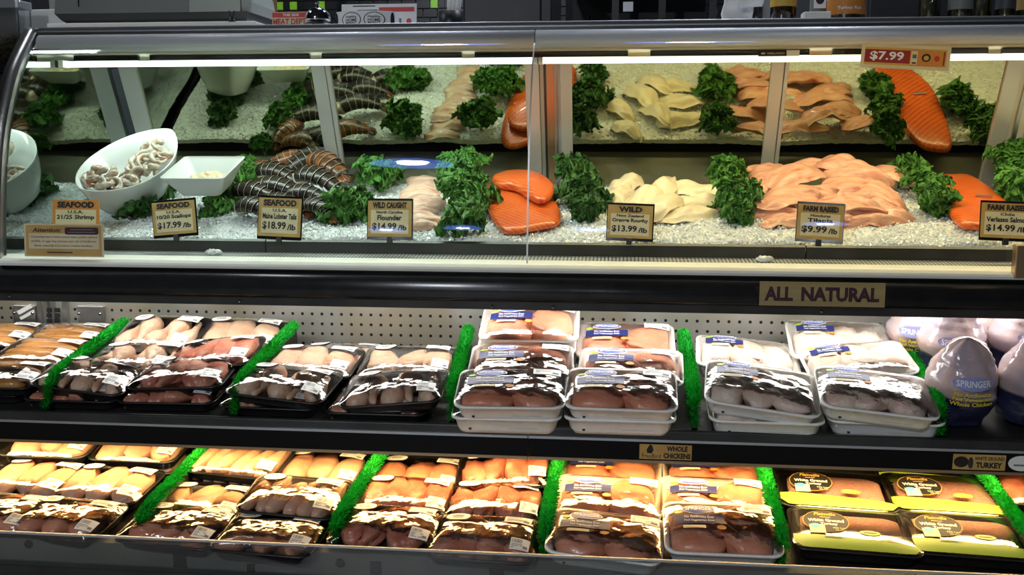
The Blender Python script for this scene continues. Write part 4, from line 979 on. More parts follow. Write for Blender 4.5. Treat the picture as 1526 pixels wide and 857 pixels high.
slab('salmon_fillet', 'salmon', [(730, 259), (758, 250), (800, 252), (826, 270), (826, 284), (810, 297), (790, 290), (768, 274), (742, 272)], .032, .018, 'smaller orange salmon piece draped over the large fillet', 'fish fillet', 'salmon fillets', .5, 2)
slab('salmon_fillet', 'salmon', [(1396, 258), (1418, 256), (1446, 256), (1478, 278), (1512, 306), (1500, 332), (1455, 332), (1430, 330), (1408, 300), (1396, 280)], .006, .022, 'orange salmon side with a clip, near the right edge', 'fish fillet', 'salmon fillets', .2, 3)
p = on(I0, IN, 1466, 293, .034)
o = tag(put('steel_clip', box_mesh(-.018, .018, -.003, .003, 0, .004, .001), MT['steel'], None, p, ice_rot(-8)), 'small steel clip lying on the right salmon side', 'clip')
# ------------------------------------------------------------------ lobster tails
def build_tail(m):
    ms = []
    arc = lambda t: Vector((-.046 + .092 * t, 0, .030 * math.sin(math.pi * (.30 + .62 * t)) ))
    W_ = [.0300, .0305, .0296, .0276, .0248, .0212]
    for i in range(6):
        t0, t1 = i / 6 - .02, (i + 1) / 6 + .02; v = []; f = []; n = 14
        rings = ((t0, .95), ((t0 + t1) / 2, 1.02), (t1 - .007, 1.035), (t1, 1.035), (t1, .96))
        for t, s in rings:
            c = arc(t); d = (arc(t + .01) - arc(t - .01)).normalized(); nrm = Vector((-d.z, 0, d.x))
            for k in range(n + 1):
                a = R(-18 + 216 * k / n); wd = W_[i] * s
                v.append(c + Vector((0, math.cos(a) * wd, 0)) + nrm * (math.sin(a) * wd * .72))
        for q in range(len(rings) - 1):
            for k in range(n): f.append([q * (n + 1) + k, q * (n + 1) + k + 1, (q + 1) * (n + 1) + k + 1, (q + 1) * (n + 1) + k])
        me = mk('segment', v, f); me.materials.append(m); me.materials.append(MT['lobmeat'])
        for q, p_ in enumerate(me.polygons): p_.material_index = 1 if 2 * n <= q < 3 * n else 0
        ms.append(me)
    v = []; f = []; c = arc(1.0)
    for a in (-50, -25, 0, 25, 50):
        i = len(v); d = Vector((math.cos(R(a)), math.sin(R(a)), -.35)); s = Vector((-math.sin(R(a)), math.cos(R(a)), 0))
        for q, w_ in ((0, .004), (.014, .0075), (.026, .008), (.032, .003)):
            for zz in (.001, -.001): v += [c + d * q + s * w_ + Vector((0, 0, zz)), c + d * q - s * w_ + Vector((0, 0, zz))]
        for q in range(3):
            b = i + q * 4; f += [[b, b + 1, b + 5, b + 4], [b + 2, b + 6, b + 7, b + 3], [b, b + 4, b + 6, b + 2], [b + 1, b + 3, b + 7, b + 5]]
        f.append([i + 12, i + 13, i + 15, i + 14])
    fan = mk('fan', v, f)
    meat = blob(.016, .021, .016, 4, .25, 2.2, 0)
    return ms, fan, meat
TAILS = {m: build_tail(MT[m]) for m in ('shell', 'shellrust')}
LG = 'lobster tails in a heap'
for px, py, h, rz, tx, ry, m, s, lb in (
    (388, 326, .016, -20, 0, 0, 'shell', 1.0, 'dark lobster tail lowest at the left, beside its price sign'),
    (384, 302, .030, -12, 0, 0, 'shell', 1.05, 'dark lobster tail at the left end of the middle layer'),
    (478, 322, .016, -30, 0, 0, 'shell', .85, 'small dark lobster tail right of its price sign'),
    (425, 318, .020, 0, 0, 0, 'shell', 1.0, 'dark lobster tail hidden behind its price sign'),
    (418, 296, .034, -6, 0, 0, 'shell', 1.1, 'long dark lobster tail just above its price sign'),
    (462, 304, .026, -12, 0, 0, 'shell', .95, 'dark lobster tail behind the right edge of its price sign'),
    (416, 270, .048, -18, 4, 0, 'shell', 1.0, 'dark lobster tail with pale seams in the centre of the heap'),
    (476, 280, .046, -22, 4, 0, 'shell', 1.08, 'dark arched lobster tail at the right of the heap'),
    (392, 262, .040, 120, 4, 0, 'shellrust', .9, 'lobster tail showing its pale meat at the back left'),
    (428, 250, .052, 200, 4, 0, 'shellrust', .95, 'rusty brown lobster tail at the back centre'),
    (456, 250, .058, 215, 8, 0, 'shell', 1.05, 'black ribbed lobster tail at the top of the heap'),
    (490, 258, .050, -35, 4, 0, 'shellrust', 1.1, 'rusty lobster tail pointing down to the right at the back')):
    t = thing('lobster_tail', lb, 'lobster tail', on(I0, IN, px, py, h * .6), ice_rot(rz, tx, ry), LG); t.scale = (s, s, s)
    ms, fan, meat = TAILS[m]
    for me in ms: put('shell_segment', me, None, t)
    put('tail_fan', fan, MT['shellrust'], t)
    o = put('tail_meat', meat, MT['lobmeat'], t, (-.052, 0, .020)); o['label'] = 'pale raw meat end'
# ------------------------------------------------------------------ white dishes
def boat_dish():
    P1, P2 = at(122, 288, 2.215), at(256, 199, 2.44); X = (P2 - P1).normalized(); N_ = Vector((.10, -.52, .82)); N_ = (N_ - X * N_.dot(X)).normalized(); Y_ = N_.cross(X)
    M_ = Matrix((X, Y_, N_)).transposed(); c = (P1 + P2) / 2
    t = thing('boat_dish', 'white ceramic boat dish holding raw shrimp', 'dish', c, M_.to_euler())
    a, b, d = (P2 - P1).length / 2, .094, .105; n = 48
    def ring(s, z, end=0.0, sh=0):
        out = []
        for k in range(n):
            q = 2 * math.pi * k / n; cx, sx = math.cos(q), math.sin(q)
            x = a * s * math.copysign(abs(cx) ** .92, cx); y = b * s * math.copysign(abs(sx) ** 1.35, sx)
            out.append((x, y, z + end * cx * cx))
        return out
    put('bowl', loft([ring(.46, -d), ring(.66, -d * .90), ring(.86, -d * .50, .004), ring(1.0, -.003, .012), ring(1.005, .001, .012), ring(.985, .001, .012), ring(.80, -.040, .004), ring(.56, -.062), ring(.30, -.068)]), MT['ceramic'], t)
    return t, M_, c, a, b
BOAT, BM, BC, BA, BB = boat_dish()
def shrimp_mesh(seed):
    pts = []; rad = []; n = 14
    for i in range(n):
        t = i / (n - 1); a = R(-60 + 230 * t); r_ = .0145 - .003 * t
        pts.append((r_ * math.cos(a), r_ * math.sin(a), .004 * math.sin(t * 3 + seed))); rad.append((.0062 - .0040 * t) * (1 + .14 * (i % 2)) * (.5 if i == 0 else 1))
    v_end = Vector(pts[-1]); d = (Vector(pts[-1]) - Vector(pts[-3])).normalized(); s = Vector((-d.y, d.x, 0)); f = []; v = []
    for a in (-.5, 0, .5):
        i = len(v); e = (d + s * a).normalized(); g = Vector((-e.y, e.x, 0)) * .0022
        v += [v_end - g * .5, v_end + g * .5, v_end + e * .012 + g, v_end + e * .012 - g, v_end + e * .006 + Vector((0, 0, .0015)), v_end + e * .006 - Vector((0, 0, .0015))]
        f += [[i, i + 4, i + 3], [i + 1, i + 2, i + 4], [i, i + 1, i + 4], [i + 3, i + 4, i + 2], [i, i + 3, i + 5], [i + 1, i + 5, i + 2], [i, i + 5, i + 1], [i + 3, i + 2, i + 5]]
    return tube(pts, rad, 10), mk('tail', v, f, False)
SHR = [shrimp_mesh(k) for k in range(3)]
r = random.Random(4)
SPX = [(135, 275), (150, 268), (140, 290), (158, 283), (172, 272), (170, 288), (185, 278), (188, 265), (148, 300), (200, 270), (212, 262), (203, 255), (222, 252), (228, 240), (215, 240), (236, 230), (225, 228), (240, 244), (195, 284), (160, 297), (178, 262), (246, 236), (133, 262), (208, 248), (143, 282), (165, 278), (180, 284), (152, 290), (195, 274), (218, 246), (232, 236), (206, 264), (226, 260), (174, 281), (240, 225), (157, 272), (128, 284), (190, 290)]
ORD = ['at the left tip', 'upper left', 'lower left', 'left of centre', 'centre', 'centre front', 'centre right', 'centre back', 'bottom left rim', 'right of centre', 'right middle', 'middle back', 'right front', 'upper right', 'upper middle', 'near the right tip', 'upper right back', 'right rim', 'front rim', 'left front rim', 'back middle', 'at the right tip', 'back left', 'centre top', 'second from the left tip', 'between left and centre', 'front of centre', 'front left corner', 'just right of the middle', 'upper right middle', 'behind the right rim', 'middle of the right half', 'by the front right rim', 'very middle', 'highest at the right', 'left back', 'leftmost low', 'lowest front']
for i, (px, py) in enumerate(SPX):
    d = ray(px, py); Nw = BM @ Vector((0, 0, 1)); q0 = BC - Nw * .02
    p = EYE + d * ((q0 - EYE).dot(Nw) / d.dot(Nw)); lc = BM.transposed() @ (p - BC)
    rho = math.sqrt((lc.x / BA) ** 2 + (lc.y / BB) ** 2); k_ = min(1, .70 / rho); lc.x *= k_; lc.y *= k_; rho *= k_
    p = BC + BM @ Vector((lc.x, lc.y, -.030 + .034 * rho ** 2 + .008 * (i % 3)))
    e = (BM @ Euler((r.uniform(-.5, .5), r.uniform(-.5, .5), r.uniform(0, 6.28))).to_matrix()).to_euler()
    t = thing('raw_shrimp', f'raw grey shrimp in the boat dish, {ORD[i]}', 'shrimp', p, e, 'raw shrimp in the boat dish')
    t.scale = (1.35, 1.35, 1.35); b, tl = SHR[i % 3]; put('shrimp_body', b, MT['shrimp'], t); put('shrimp_tail', tl, MT['shrimptail'], t)
def square_dish():
    rot = (R(19), 0, R(-1)); c = at(303, 249, 2.325)
    t = thing('square_dish', 'white square tapered dish holding scallops', 'dish', c, rot)
    s = .158
    put('bowl', loft([[(x, y, z) for x, y in rr(a, a * .95, q)] for a, z, q in ((s * .56, -.058, .012), (s * .62, -.056, .014), (s * 1.0, -.002, .010), (s * 1.005, 0, .010), (s * .975, .0005, .010), (s * .955, -.004, .010), (s * .60, -.048, .014), (s * .5, -.050, .012))], smooth=False), MT['ceramic'], t)
    return t, Euler(rot).to_matrix(), c
SQ, SM, SC_ = square_dish()
for i, (x, y) in enumerate(((-.030, .012), (-.012, .022), (.006, .014), (.024, .018), (.038, .010), (-.020, -.006), (.002, -.008), (.022, -.006), (.010, .032))):
    p = SC_ + SM @ Vector((x, y, -.034 + (.006 if i in (2, 6, 7) else 0)))
    o = put('sea_scallop', blob(.0145, .0145, .0105, i % 3, .10, 2.0), MT['scallop'], None, p, (R(19), r.uniform(-.2, .2), r.random() * 3))
    tag(o, 'pale sea scallop in the square dish, ' + ['leftmost', 'back left', 'centre', 'back right', 'rightmost', 'front left', 'front centre', 'front right', 'rearmost'][i], 'scallop', 'scallops in the square dish')
# ================================================================== signs
def price_sign(px0, px1, py0, py1, Y, lines, label, lean=14, rz=0, roll=0, holder=True, orange=False):
    a, b = at(px0, py1, Y), at(px1, py1, Y); top = at((px0 + px1) / 2, py0, Y); w_ = (b - a).length; h_ = (top.z - a.z) / math.cos(R(lean)) * 1.0
    base = (a + b) / 2
    M_ = Matrix.Rotation(R(rz), 3, 'Z') @ Matrix.Rotation(R(90 - lean), 3, 'X') @ Matrix.Rotation(R(roll), 3, 'Z')
    t = thing('price_sign', label, 'price sign', base, M_.to_euler(), 'tan and cream price signs in the seafood case')
    if holder: put('sign_holder', box_mesh(-w_ / 2 - .002, w_ / 2 + .003, -.002, h_ + .002, -.003, 0, .0008), MT['blackgloss'], t)
    put('sign_card', box_mesh(-w_ / 2, w_ / 2, h_ * .055, h_ * .965, 0, .0008), MT['orange'] if orange else MT['tan'], t)
    put('cream_panel', box_mesh(-w_ * .43, w_ * .43, h_ * .13, h_ * .73, .0008, .0014, .0002, 1), MT['card'], t)
    l1, l2, l3, l4 = lines
    letter(l1, w_ * .78 if len(l1) > 5 else w_ * .52, h_ * .155, MT['ink'], t, (0, h_ * .85, .0020), .055)
    letter(l2, w_ * min(.6, .055 * len(l2)), h_ * .075, MT['ink'], t, (0, h_ * .675, .0020), .03)
    letter(l3, w_ * (.80 if len(l3) > 8 else .56), h_ * .135, MT['ink'], t, (0, h_ * .535, .0020), .035)
    if l4:
        n = l4.replace('/lb', '')
        letter(n, w_ * .56, h_ * .20, MT['ink'], t, (-w_ * .12, h_ * .305, .0020), .03); letter('/lb', w_ * .20, h_ * .14, MT['ink'], t, (w_ * .29, h_ * .285, .0020), .03)
    put('foot_clip', box_mesh(-.006, .006, -.010, .004, -.006, .001, .001), MT['black'], t)
    return t
price_sign(78, 148, 297, 357, 2.150, ('SEAFOOD', 'U.S.A.', '21/25 Shrimp', None), 'orange shrimp sign standing behind the allergy notice', 8, 0, 0, False, True)
price_sign(231, 293, 299, 352, 2.150, ('SEAFOOD', 'U.S.A.', '10/20 Scallops', '$17.99/lb'), 'scallop sign priced 17.99 below the square dish', 8, 3, 5)
price_sign(384, 447, 294, 356, 2.150, ('SEAFOOD', 'U.S.A.', 'Maine Lobster Tails', '$18.99/lb'), 'lobster tail sign priced 18.99 before the dark tails', 8, 0, -2)
price_sign(548, 613, 298, 356, 2.150, ('WILD CAUGHT', 'North Carolina', 'Flounder', '$14.99/lb'), 'flounder sign priced 14.99 before the shingled fillets', 8, 0, 0)
price_sign(904, 971, 305, 358, 2.150, ('WILD', 'New Zealand', 'Orange Roughy', '$13.99/lb'), 'roughy sign priced 13.99 before the pale fillets', 8, 0, -2)
price_sign(1186, 1254, 304, 360, 2.150, ('FARM RAISED', 'Honduras', 'Tilapia', '$9.99/lb'), 'tilapia sign priced 9.99 before the heap of fillets', 8, 0, -3)
price_sign(1460, 1538, 302, 358, 2.150, ('FARM RAISED', 'Chile', 'Verlasso Salmon', '$14.99/lb'), 'salmon sign priced 14.99 at the right edge', 8, 0, -2)
# allergy notice on the sill
a, b = at(36, 380, 2.058), at(154, 380, 2.058); w_ = (b - a).length; h_ = .072
t = thing('notice_card', 'laminated orange notice headed Attention on the cream sill', 'notice', ((a + b) / 2).xyz * 1, (R(86), 0, R(0)))
t.location.z = .9595; t.location.y = 2.060
put('lamination', box_mesh(-w_ / 2, w_ / 2, 0, h_, -.001, 0), MT['card'], t)
put('notice_board', box_mesh(-w_ * .475, w_ * .475, h_ * .035, h_ * .96, 0, .0006), MT['tan'], t)
put('cream_panel', box_mesh(-w_ * .44, w_ * .445, h_ * .24, h_ * .71, .0006, .0010), MT['card'], t)
put('plum_box', prism_z([(x + w_ * .23, y + h_ * .79) for x, y in rr(w_ * .42, h_ * .22, .004)], .0006, .0012), MT['plum'], t)
letter('Attention:', w_ * .36, h_ * .13, MT['ink'], t, (-w_ * .21, h_ * .815, .0014), .02, .25)
letter('* Consuming raw or undercooked meats, poultry, seafood,', w_ * .86, h_ * .085, MT['ink'], t, (0, h_ * .60, .0014), .0, .2)
letter('shellfish, or eggs may increase your risk of foodborne', w_ * .82, h_ * .085, MT['ink'], t, (0, h_ * .465, .0014), .0, .2)
letter('illness, especially if you have a medical condition.', w_ * .74, h_ * .085, MT['ink'], t, (0, h_ * .33, .0014), .0, .2)
for y, wq in ((.83, .28), (.75, .34)): put('print', box_mesh(w_ * .23 - w_ * wq / 2, w_ * .23 + w_ * wq / 2, h_ * y - .0008, h_ * y + .0008, .0012, .0015), MT['grey_ink'], t)
put('print', box_mesh(-w_ * .21, w_ * .11, h_ * .115, h_ * .145, .0006, .0012), MT['ink'], t)
# hanging price tag on the canopy
a, b = at(1281, 103, 2.235), at(1414, 103, 2.235); w_ = (b - a).length; h_ = .050
t = thing('price_tag', 'hanging red price tag reading 7.99 under the canopy', 'price tag', (a + b) / 2, (R(92), R(3), 0))
put('clear_sleeve', box_mesh(-w_ / 2, w_ / 2, 0, h_, -.001, 0), MT['card'], t)
put('tag_card', box_mesh(-w_ * .46, w_ * .46, h_ * .14, h_ * .86, 0, .0006), MT['gold'], t)
put('red_field', box_mesh(-w_ * .46, w_ * .05, h_ * .23, h_ * .77, .0006, .0010), MT['darkred'], t)
letter('$7.99', w_ * .38, h_ * .40, MT['palewhite'], t, (-w_ * .21, h_ * .50, .0016), .025)
o = put('picture_card', box_mesh(w_ * .05, w_ * .42, h_ * .16, h_ * .80, .0010, .0016), MT['orange'], t); put('darkred_edge', box_mesh(w_ * .42, w_ * .44, h_ * .20, h_ * .78, .0008, .0014), MT['darkred'], t)
put('info_strip', box_mesh(w_ * .06, w_ * .13, h_ * .20, h_ * .76, .0016, .0019), MT['card'], o); put('print', box_mesh(w_ * .075, w_ * .12, h_ * .46, h_ * .62, .0019, .0022), mat('teal_print', (.05, .16, .13), .5), o); put('print', box_mesh(w_ * .075, w_ * .12, h_ * .24, h_ * .30, .0019, .0022), MT['ink'], o)
put('print', disc(w_ * .05, h_ * .17, 18), MT['ink'], o, (w_ * .23, h_ * .50, .0017)); put('print', disc(w_ * .03, h_ * .10, 16), MT['gold'], o, (w_ * .23, h_ * .49, .0021)); put('print', disc(w_ * .03, h_ * .12, 16), MT['red'], o, (w_ * .35, h_ * .48, .0017))
# small sticker on the lamp louvre
a, b = at(1130, 84, 2.315), at(1172, 84, 2.315); w_ = (b - a).length
t = thing('sticker', 'small black maker sticker under the canopy with a pale end', 'sticker', (a + b) / 2, (R(90), 0, 0))
put('sticker_face', box_mesh(-w_ / 2, w_ / 2, 0, .013, 0, .0006), MT['ink'], t); letter('VERLASSO', w_ * .62, .004, MT['card'], t, (w_ * .12, .0065, .001), .01); put('sticker_mark', disc(w_ * .08, .0022, 12), MT['card'], t, (-w_ * .33, .0065, .0006))
put('pale_end', box_mesh(w_ / 2, w_ / 2 + .028, 0, .013, 0, .0006), MT['palewhite'], t)
# sign on the bumper
a, b = at(1131, 456, 2.026), at(1318, 456, 2.026); w_ = (b - a).length; h_ = .049
t = thing('bumper_sign', 'tan wood grain sign reading ALL NATURAL on the black bumper', 'sign', ((a.x + b.x) / 2, 2.0265, .8835), (R(90), R(.0), 0))
put('sign_board', box_mesh(-w_ / 2, w_ / 2, 0, h_, 0, .0015), mat('wood_print', (.40, .30, .13), .5, 0, (.33, .24, .09), 30, stretch=(.15, 2.5, 1)), t)
letter('ALL', w_ * .23, h_ * .60, MT['plum'], t, (-w_ * .345, h_ * .50, .0018), .05); letter('NATURAL', w_ * .62, h_ * .60, MT['plum'], t, (w_ * .145, h_ * .50, .0018), .05)
# shelf talkers on the price rail
RN = math.degrees(math.atan2(.051, .038))
def rail_card(px0, px1, label, wd_=None):
    f = .5; y, z = 2.1030, .545
    a, b = at(px0, 668, y), at(px1, 668, y); w_ = (b - a).length
    t = thing('shelf_label', label, 'shelf label', ((a.x + b.x) / 2, y, z), (R(180 - 53), 0, 0), 'labels on the price rail'); t.rotation_euler = (R(90 + 4), 0, 0)
    return t, w_
t, w_ = rail_card(953, 1031, 'yellow rail label reading Whole Chickens with a bird logo'); h_ = .034
put('label_card', box_mesh(-w_ / 2, w_ / 2, -h_ / 2, h_ / 2, 0, .0012), MT['tan'], t); letter('WHOLE', w_ * .40, h_ * .36, MT['ink'], t, (w_ * .22, h_ * .24, .0016), .05); letter('CHICKENS', w_ * .52, h_ * .36, MT['ink'], t, (w_ * .22, -h_ * .24, .0016), .05)
letter('FreeBird', w_ * .36, h_ * .30, MT['ink'], t, (-w_ * .27, -h_ * .28, .0016), .0); put('bird_print', prism_z([(-.006, -.003), (.004, -.004), (.008, .004), (.005, .014), (0, .017), (-.003, .012), (-.007, .005)], 0, .0004), MT['ink'], t, (-w_ * .30, 0, .0012))
t, w_ = rail_card(1421, 1500, 'yellow rail label reading White Ground Turkey with a dark oval')
put('label_card', box_mesh(-w_ / 2, w_ / 2, -h_ / 2, h_ / 2, 0, .0012), MT['tan'], t); letter('WHITE GROUND', w_ * .56, h_ * .24, MT['ink'], t, (w_ * .19, h_ * .25, .0016), .03); letter('TURKEY', w_ * .50, h_ * .38, MT['ink'], t, (w_ * .19, -h_ * .18, .0016), .05)
put('oval_print', disc(w_ * .14, h_ * .36, 20), MT['ink'], t, (-w_ * .34, 0, .0012)); put('oval_print', disc(w_ * .05, h_ * .38, 16), MT['darksteel'], t, (-w_ * .16, -h_ * .05, .0014))
t, w_ = rail_card(1504, 1545, 'white oval rail label at the right edge'); put('label_card', disc(w_ / 2, h_ * .5, 24, .001), MT['white'], t); put('print', box_mesh(-w_ * .3, w_ * .25, -.006, -.002, .001, .0013), MT['grey_ink'], t)
# bronze corner post at the far right of the sill
a = at(1517, 360, 2.045); o = box('corner_post', a.x - .004, a.x + .03, 2.038, 2.06, .945, 1.01, MT['bronze'], bev=.002); tag(o, 'short bronze corner post on the sill at the right edge', 'post')
# ================================================================== on top of the canopy
TOPZ = 1.4745
def span(px0, px1, Y, py=30): return at(px0, py, Y).x, at(px1, py, Y).x
x0, x1 = span(82, 374, 2.44)
t = thing('counter_scale', 'grey counter scale with tapered dark underside on the canopy', 'scale', ((x0 + x1) / 2, 2.50, TOPZ + .014)); W_ = x1 - x0
def taper(y0, y1, zs, ws, m, nm):
    return put(nm, loft([[(x, y, z) for x, y in ((-w0, y0 + d), (w1, y0 + d), (w1, y1), (-w0, y1))] for (w0, w1, d), z in zip(ws, zs)], smooth=False), m, t)
taper(-.07, .16, (.006, .020, .036), ((W_ * .42, W_ * .46, .02), (W_ * .46, W_ * .485, .004), (W_ * .49, W_ * .49, 0)), MT['scaledark'], 'scale_base')
taper(-.07, .16, (.036, .24), ((W_ * .49, W_ * .20, 0), (W_ * .47, W_ * .20, .03)), MT['scale'], 'scale_body')
put('display_housing', loft([[(x, y, z) for x, y in ((W_ * .202, -.072 + d), (W_ * e, -.072 + d), (W_ * e, .15), (W_ * .202, .15))] for z, d, e in ((.036, 0, .455), (.24, .03, .44))], smooth=False), MT['scalelight'], t)
put('side_cap', loft([[(x, y, z) for x, y in ((W_ * .455, -.06), (W_ * e, -.05), (W_ * e, .12), (W_ * .455, .13))] for z, e in ((.036, .50), (.06, .50), (.15, .46))], smooth=False), MT['scalelight'], t)
put('body_seam', box_mesh(-W_ * .365, -W_ * .362, -.0705, -.06, .052, .20), MT['black'], t)
for s in (-.4, .4): put('rubber_foot', lathe([(.014, 0), (.014, .010), (.010, .016)], 16), MT['black'], t, (W_ * s, -.01, -.0))
x0, x1 = span(76, 385, 2.32, 42); o = box('scale_board', x0, x1, 2.30, 2.68, TOPZ, TOPZ + .012, MT['cream'], bev=.003); tag(o, 'cream board lying under the counter scale', 'board')
x = at(345, 40, 2.30).x; t = thing('sign_clip', 'small black clip stand beside the scale', 'clip', (x, 2.305, TOPZ + .012))
put('clip_foot', lathe([(.010, 0), (.009, .003), (.003, .006), (.003, .010)], 14), MT['black'], t); put('clip_bar', box_mesh(-.007, .007, -.002, .002, .010, .014, .0005), MT['black'], t)
for s in (-1, 1): put('clip_prong', tube([(s * .005, 0, .012), (s * .0045, 0, .018), (s * .006, 0, .024)], .002, 8), MT['black'], t)
# desk bell
x = at(472, 35, 2.36).x; t = thing('desk_bell', 'chrome desk bell on a black base in front of the meat department sign', 'bell', (x, 2.37, TOPZ))
put('bell_base', lathe([(.036, 0), (.036, .004), (.030, .012), (.022, .015)], 28), MT['black'], t); put('bell_dome', lathe([(.030, .017), (.031, .022), (.027, .036), (.018, .045), (.006, .049)], 28), MT['chrome'], t); put('bell_button', lathe([(.003, .048), (.003, .056), (.006, .057), (.005, .061)], 16), MT['chrome'], t)
# meat department sign, label roll box, flyer
def board(px0, px1, py0, Y, m, name, label, cat, lean=8, z=TOPZ):
    a, b = span(px0, px1, Y); h_ = at((px0 + px1) / 2, py0, Y).z - z
    t = thing(name, label, cat, ((a + b) / 2, Y, z), (R(90 - lean), 0, 0)); put('card', box_mesh(-(b - a) / 2, (b - a) / 2, 0, h_ / math.cos(R(lean)), -.002, 0), m, t)
    return t, b - a, h_
t, w_, h_ = board(405, 480, 17, 2.45, MT['card'], 'department_sign', 'cream and red sign reading MEAT DEPT behind the bell', 'sign')
put('red_band', box_mesh(-w_ / 2, w_ / 2, h_ * .74, h_ * .97, 0, .001), MT['red'], t); letter('THIS SIDE', w_ * .32, h_ * .13, MT['palewhite'], t, (-w_ * .13, h_ * .855, .0015), .03); letter('MEAT DEPT', w_ * .66, h_ * .30, MT['red'], t, (-w_ * .155, h_ * .53, .0015), .03)
x0, x1 = span(491, 580, 2.40)
t = thing('label_box', 'rounded white box printed with black ovals beside the bell', 'box', ((x0 + x1) / 2, 2.46, TOPZ)); w_ = x1 - x0; h_ = at(535, 13, 2.40).z - TOPZ; r_ = w_ * .75
arc = [(w_ * .5 * s, -r_ * (math.cos(math.asin(s * .5 / .75)) - math.cos(math.asin(.5 / .75)))) for s in [-1 + 2 * k / 12 for k in range(13)]] + [(w_ * .5, .05), (-w_ * .5, .05)]
put('box_body', prism_z(arc, 0, h_, .001), MT['white'], t)
def onarc(me, cx, cz, lift):
    for v in me.vertices:
        x, z = v.co.x + cx, v.co.y + cz; s = max(-.98, min(.98, 2 * x / w_)); v.co = (x, -r_ * (math.cos(math.asin(s * .5 / .75)) - math.cos(math.asin(.5 / .75))) - lift, z)
    return me
for cx in (-.49, -.20, .19, .47):
    e = w_ * .175 if abs(cx) < .3 else w_ * .03
    if abs(cx) < .3:
        p_ = put('oval_print', onarc(ell_patch(0, 0, e, h_ * .37, lambda x, y: 0, 0), w_ * cx, h_ * .57, .0006), MT['ink'], t); put('oval_face', onarc(ell_patch(0, 0, e * .91, h_ * .335, lambda x, y: 0, 0), w_ * cx, h_ * .57, .0010), MT['white'], p_)
        for s_, wq, hq, dz in (('Healthy', .20, .14, .13), ('HOME', .20, .14, -.02), ('MARKET', .20, .10, -.15)): put('lettering', onarc(text_mesh(s_, w_ * wq, h_ * hq, .02).copy(), w_ * cx, h_ * (.57 + dz), .0016), MT['ink'], p_)
    else: put('oval_print', onarc(ell_patch(0, 0, e, h_ * .38, lambda x, y: 0, 0, 14), w_ * cx, h_ * .57, .0006), MT['ink'], t)
put('roll_edge', box_mesh(-w_ * .12, w_ * .22, -.01, .03, h_, h_ + .004, .001), MT['ink'], t)
t, w_, h_ = board(508, 620, 5, 2.56, MT['white'], 'flyer_card', 'white flyer with red band standing behind the oval printed box', 'flyer')
put('red_band', box_mesh(w_ * .0, w_ * .47, h_ * .76, h_ * .90, 0, .001), MT['red'], t); put('photo_print', box_mesh(w_ * .06, w_ * .30, h_ * .18, h_ * .55, 0, .001), MT['grey_ink'], t); put('red_mark', disc(w_ * .035, h_ * .09, 12), MT['red'], t, (w_ * .40, h_ * .46, 0)); put('top_print', box_mesh(-w_ * .35, w_ * -.05, h_ * .93, h_ * .96, 0, .001), MT['ink'], t)
# wooden post and paper holder
x = at(401, 20, 3.4).x; o = box('wooden_post', x - .016, x + .016, 3.40, 3.44, 0, 2.6, MT['wood']); tag(o, 'slim brown wooden post beside the tiled wall', 'post')
x = at(672, 28, 2.62).x; t = thing('paper_holder', 'black cup holding rolled white papers on the canopy', 'paper holder', (x, 2.62, TOPZ))
put('cup', lathe([(.030, 0), (.032, .066), (.029, .066), (.027, .004)], 18), MT['black'], t)
for dx, a in ((-.006, 4), (.008, 9), (.0, 7)): put('rolled_paper', tube([(dx, 0, .01), (dx + .12 * math.sin(R(a)), .01, .16)], .009, 10), MT['white'], t)
# dark stainless cabinet and kitchen things behind
def crate(px0, px1, py0, Y, dep, m, name, label, cat, z0=0):
    a, b = span(px0, px1, Y); z1 = at(763, py0, Y).z
    t = thing(name, label, cat, ((a + b) / 2, Y, z0)); return t, b - a, z1 - z0
t, w_, h_ = crate(690, 822, -120, 3.0, .4, None, 'steel_cabinet', 'tall dull steel cabinet standing behind the centre of the case', 'cabinet')
put('cabinet_body', box_mesh(-w_ / 2, w_ / 2, 0, .5, 0, h_, .004), MT['soot'], t); put('cabinet_door', box_mesh(-w_ * .48, w_ * .38, -.012, 0, .05, h_ - .02, .003), MT['soot'], t); put('door_handle', tube([(w_ * .30, -.012, 1.2), (w_ * .30, -.035, 1.22), (w_ * .30, -.035, 1.5), (w_ * .30, -.012, 1.52)], .008, 8), MT['black'], t)
t, w_, h_ = crate(848, 1062, -120, 3.53, .4, None, 'black_rack', 'black kitchen rack with dim shelves behind the right mirrored doors', 'rack')
for s in (-1, -.35, .3, 1): put('upright', box_mesh(s * w_ / 2 - .012, s * w_ / 2 + .012, 0, .03, 0, h_), MT['soot'], t)
for z in (.4, .9, 1.40, 1.75): put('rack_shelf', box_mesh(-w_ / 2, w_ / 2, 0, .3, z, z + .02), MT['black'], t)
put('rack_back', box_mesh(-w_ / 2, w_ / 2, .30, .31, 0, h_), MT['wall'], t)
a = at(936, 10, 3.53); put('note_paper', box_mesh(-.017, .017, -.003, 0, -.016, .016), MT['white'], t, (a.x - t.location.x, 0, a.z))
a = at(878, 8, 3.6); t = thing('squeeze_bottle', 'pale squeeze bottle on the black rack', 'bottle', (a.x, 3.6, 1.42)); put('bottle_body', lathe([(.016, 0), (.018, .01), (.018, .16), (.008, .19)], 16), MT['white'], t); put('bottle_cap', lathe([(.008, .188), (.003, .22)], 12), MT['black'], t)
a, b = span(952, 1130, 2.42, 30); t = thing('paper_pad', 'flat pad of white wrapping sheets lying on the canopy edge', 'paper pad', ((a + b) / 2, 2.50, TOPZ)); w_ = b - a
for i in range(3): put('paper_sheet', box_mesh(-w_ / 2 + .012 * i, w_ / 2 - .004 * i, -.09, .10, .004 * i, .004 * i + .003), MT['white'], t, rot=(0, 0, R(.8 * i)))
